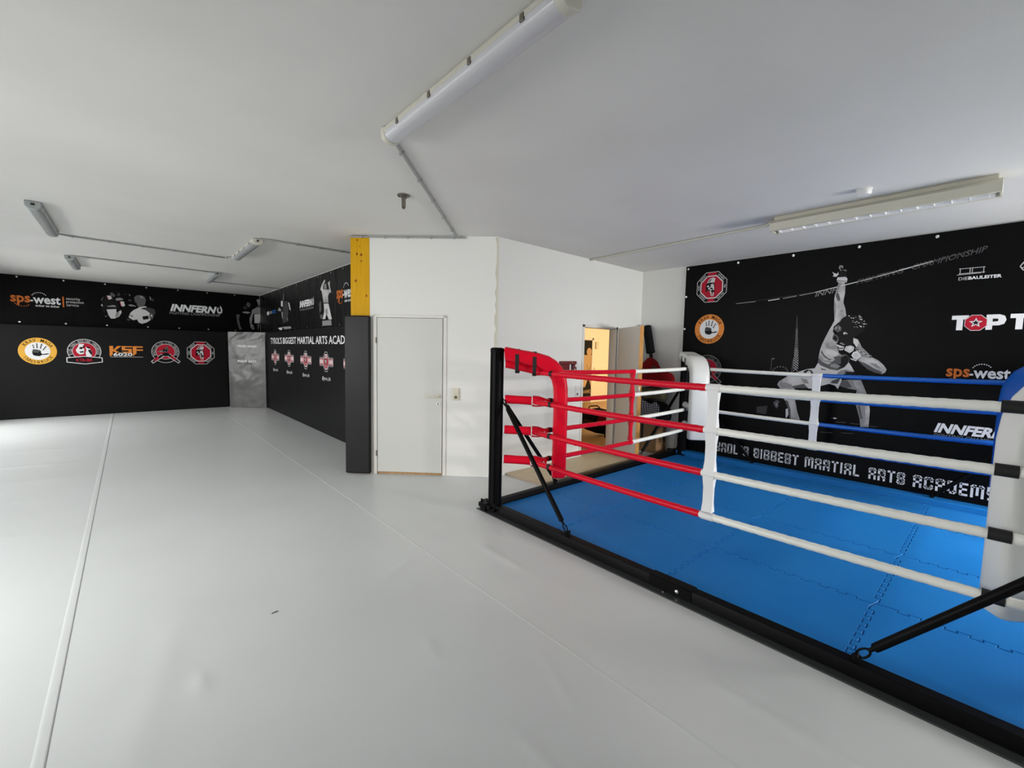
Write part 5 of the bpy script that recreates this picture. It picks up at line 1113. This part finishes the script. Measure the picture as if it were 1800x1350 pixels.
# ================================================================ by the open doorway
b = B(); b.prism([(3.62, 4.16, .001), (3.66, 3.56, .001), (5.62, 3.60, .001), (5.62, 4.16, .001)], (0, 0, .026)); o = obj('plywood_board', b, M_PLY); tag(o, 'flat plywood board on the floor between the ring and the doorway', 'board')
b = B(); b.prism([(3.6185, 4.16, .001), (3.6585, 3.559, .001), (3.6605, 3.559, .001), (3.6205, 4.16, .001)], (0, 0, .0255)); part_label(obj('sawn_edge', b, M_PLYE, o), 'darker sawn edge')

t = thing('wall_bracket', (4.80, Y2, 1.25), 'dark red metal bracket on the white wall left of the open doorway, above the ropes', 'bracket')
b = B(); y = Y2
for x0, x1_, z0, z1 in ((4.58, 4.915, 1.425, 1.47), (4.58, 4.925, 1.25, 1.335), (4.58, 4.76, 1.335, 1.425), (4.845, 4.885, 1.335, 1.425), (4.885, 4.915, 1.335, 1.385)): b.box((x0, y-.045, z0), (x1_, y-.002, z1))
obj('plate', b, M_REDB, t, bevel=.006)
b = B(); b.box((4.862, y-.052, 1.26), (4.875, y-.045, 1.36)); part_label(obj('strip', b, M_WHITEP, t), 'narrow white strip')
b = B(); b.lathe([(.008, 0), (.006, .004)], (4.82, y-.045, 1.447), (0, -1, 0), 12); obj('screw', b, M_STEEL, t)

def pillow(outline, fr, depth, n=7):          # soft body from an outline in a vertical plane; fr maps (a, z, k)
    cx = sum(p[0] for p in outline)/len(outline); cz = sum(p[1] for p in outline)/len(outline); b = B(); rows = []
    for i in range(2*n+1):
        th = -PI/2+PI*i/(2*n); s_ = max(.02, math.cos(th)**.6); k = math.sin(th)*depth/2
        rows.append([fr(cx+(x-cx)*s_, cz+(z-cz)*s_, k) for x, z in outline])
    b.grid(rows, closed=True); b.f += [tuple(range(len(outline))), tuple(range(len(b.v)-len(outline), len(b.v)))]; b.m += [0, 0]; return b
def dense(pts, n=4):                           # smooth closed outline
    out = []; m_ = len(pts)
    for i in range(m_):
        p0, p1, p2, p3 = (Vector(pts[(i+k-1) % m_]) for k in range(4))
        for q in range(n):
            t_ = q/n; v = .5*((2*p1)+(p2-p0)*t_+(2*p0-5*p1+4*p2-p3)*t_*t_+(3*p1-p0-3*p2+p3)*t_**3); out.append((v.x, v.y))
    return out
def rough(o, amp, sc, seed):
    for v in o.data.vertices:
        p = v.co*sc; v.co += Vector((noise.noise(p+Vector((seed, 0, 0))), noise.noise(p+Vector((0, seed, 5))), noise.noise(p+Vector((3, 1, seed)))))*amp
# cardboard box with printed letters
t = thing('cardboard_box', (6.45, 3.86, 0), 'cardboard box with black block letters under the pile of bags in the corner', 'box')
b = B(); b.box((6.30, 3.60, .002), (6.60, 4.13, .47)); obj('carton', b, M_CARD, t, bevel=.004)
b = B(); b.box((6.298, 3.84, .18), (6.30, 3.88, .47)); part_label(obj('strap', b, M_STRAP, t), 'black strap over the carton')
sh = Sheet((0, 3.599, 0), (1, 0, 0), (0, -1, 0)); p = Print(sh); p.text('TOP', 6.36, .165, 6.46, .235, 'K', 1, bold=.04); p.text('TEN', 6.49, .165, 6.58, .235, 'K', 1, bold=.04); p.done('lettering', t, 'black block letters')
# the pile on it, from the bottom up
fy = lambda x0: (lambda a, z, k: (x0+k, a, z))
o = obj('gym_bag', pillow(dense([(3.50, .515), (3.80, .492), (4.11, .505), (4.14, .68), (4.02, .82), (3.74, .84), (3.52, .78), (3.46, .64)]), fy(6.45), .26), M_BAGK, smooth=60); rough(o, .02, 6, 1); tag(o, 'black cloth bag lying on the cardboard box', 'bag')
b = B(); rows = []
for i in range(13):
    a = i/12; r = []
    for j in range(13):
        c = j/12; y = 3.97-.36*a-.05*math.sin(c*5); z = .82-.30*c+.03*math.sin(a*7)-.05*abs(a-.5)*c; r.append((6.295-.02*math.sin(a*9+c*2)-.012*c, y-.10*(c-.4)*(a-.5), z))
    rows.append(r)
b.grid(rows)
m = mat('checked_cloth', (.03, .03, .04), .85); nt = m.node_tree; bs = nt.nodes['Principled BSDF']; g = nt.nodes.new('ShaderNodeNewGeometry'); prev = None
for k, (vec, sc) in enumerate((((0, 1, 0), 26), ((0, 0, 1), 26))):
    mp = nt.nodes.new('ShaderNodeMapping'); w_ = nt.nodes.new('ShaderNodeTexWave'); w_.inputs['Scale'].default_value = 9; w_.bands_direction = 'Y' if k == 0 else 'Z'
    nt.links.new(g.outputs['Position'], w_.inputs['Vector']); r_ = nt.nodes.new('ShaderNodeValToRGB'); r_.color_ramp.elements[0].position = .72; r_.color_ramp.elements[1].position = .86; r_.color_ramp.elements[1].color = (.45, .42, .45, 1); r_.color_ramp.elements[0].color = (.02, .02, .03, 1)
    nt.links.new(w_.outputs['Fac'], r_.inputs[0])
    if prev is None: prev = r_
    else:
        x = nt.nodes.new('ShaderNodeMix'); x.data_type = 'RGBA'; x.blend_type = 'LIGHTEN'; x.inputs[0].default_value = 1; nt.links.new(prev.outputs[0], x.inputs[6]); nt.links.new(r_.outputs[0], x.inputs[7]); nt.links.new(x.outputs[2], bs.inputs['Base Color'])
o = obj('checked_cloth', b, m, smooth=60); k = o.modifiers.new('solidify', 'SOLIDIFY'); k.thickness = .006; tag(o, 'black and white checked cloth hanging over the black bag', 'cloth')
o = obj('leather_glove', pillow(dense([(4.01, .56), (4.10, .53), (4.16, .58), (4.16, .68), (4.10, .72), (4.03, .68)]), fy(6.27), .10), M_BROWN, smooth=60); rough(o, .012, 9, 6); tag(o, 'brown leather thing tucked in beside the checked cloth', 'leather piece')
o = obj('olive_bag', pillow(dense([(3.56, .87), (3.80, .845), (4.02, .86), (4.09, .96), (3.98, 1.04), (3.72, 1.06), (3.55, 1.0)]), fy(6.44), .26), M_OLIVE, smooth=60); rough(o, .025, 7, 3); tag(o, 'olive camouflage bag squeezed under the red bag', 'bag')
o = obj('red_bag', pillow(dense([(3.40, 1.10), (3.55, 1.095), (3.85, 1.10), (4.07, 1.10), (4.06, 1.24), (3.98, 1.36), (3.90, 1.47), (3.81, 1.53), (3.72, 1.50), (3.66, 1.42), (3.58, 1.35), (3.44, 1.31), (3.36, 1.22)]), fy(6.345), .25), M_BAGR, smooth=60); rough(o, .02, 6, 5); tag(o, 'dark red cloth bag on top of the pile in the corner', 'bag')
b = B(); b.tube([(6.255, 3.70, 1.40), (6.235, 3.64, 1.365), (6.25, 3.55, 1.335)], [.018, .026, .02], 10); part_label(obj('buckle', b, M_STRAP, o), 'black buckle')
# long padded bat leaning in the corner
a0, a1, a2 = Vector((6.555, 4.01, 2.06)), Vector((6.555, 3.918, 1.615)), Vector((6.555, 3.892, 1.455)); d = (a1-a0).normalized()
t = thing('padded_bat', (6.555, 3.9, 1.2), 'black padded training bat leaning on the wall behind the open door', 'training bat')
b = B(); b.tube([a0-d*.012, a0, a0+(a1-a0)*.5, a1, a1+d*.008], [.04, .066, .070, .072, .055], 16); obj('padding', b, M_BAGK, t, smooth=50)
b = B(); b.tube([a1, a2, a2+d*.16], [.028, .024, .022], 12); obj('grip', b, M_STRAP, t, smooth=50)
# in the corridor
t = thing('sports_bag', (6.80, 5.22, 0), 'black and dark red sports bag standing on the corridor floor', 'bag'); dx = Vector((rt.x, rt.y, 0)).normalized(); dn = Vector((-dx.y, dx.x, 0)); c = Vector((6.80, 5.22, 0))
fr = lambda a, z, k: c+dx*a+dn*k+Vector((0, 0, z))
o = obj('body', pillow(dense([(-.26, .30), (-.22, .14), (-.05, .06), (.16, .01), (.26, .04), (.30, .25), (.29, .45), (.10, .52), (-.10, .50), (-.25, .46)]), fr, .30), M_BAGK, t, smooth=60); rough(o, .02, 7, 8)
b = pillow(dense([(.02, .22), (.20, .20), (.24, .34), (.06, .38)]), lambda a, z, k: fr(a, z, -.14+k), .06); part_label(obj('pocket', b, M_BAGR, t, smooth=60), 'dark red pocket')
b = pillow(dense([(-.24, .20), (-.06, .18), (-.04, .30), (-.22, .32)]), lambda a, z, k: fr(a, z, -.13+k), .06); part_label(obj('pocket', b, mat('maroon_cloth', (.05, .006, .006), .8), t, smooth=60), 'maroon pocket')
b = B(); b.tube([fr(-.14, .49, -.02), fr(-.10, .56, -.02), fr(.04, .57, -.02), fr(.08, .54, -.02), fr(.10, .50, -.02)], .013, 8); obj('handle', b, M_STRAP, t, smooth=60)
t = thing('folded_umbrella', fr(.22, 0, -.35), 'thin black folded umbrella leaning by the doorway in the corridor', 'umbrella')
p0, p1 = fr(.12, .02, -.42), fr(.22, .42, -.22); b = B(); b.tube([p0, p0+(p1-p0)*.25, p0+(p1-p0)*.8, p1], [.008, .028, .022, .008], 10); obj('canopy', b, M_BAGK, t, smooth=60)
b = B(); b.tube([p1, p1+(p1-p0)*.22], .006, 8); obj('shaft', b, M_STEEL, t)
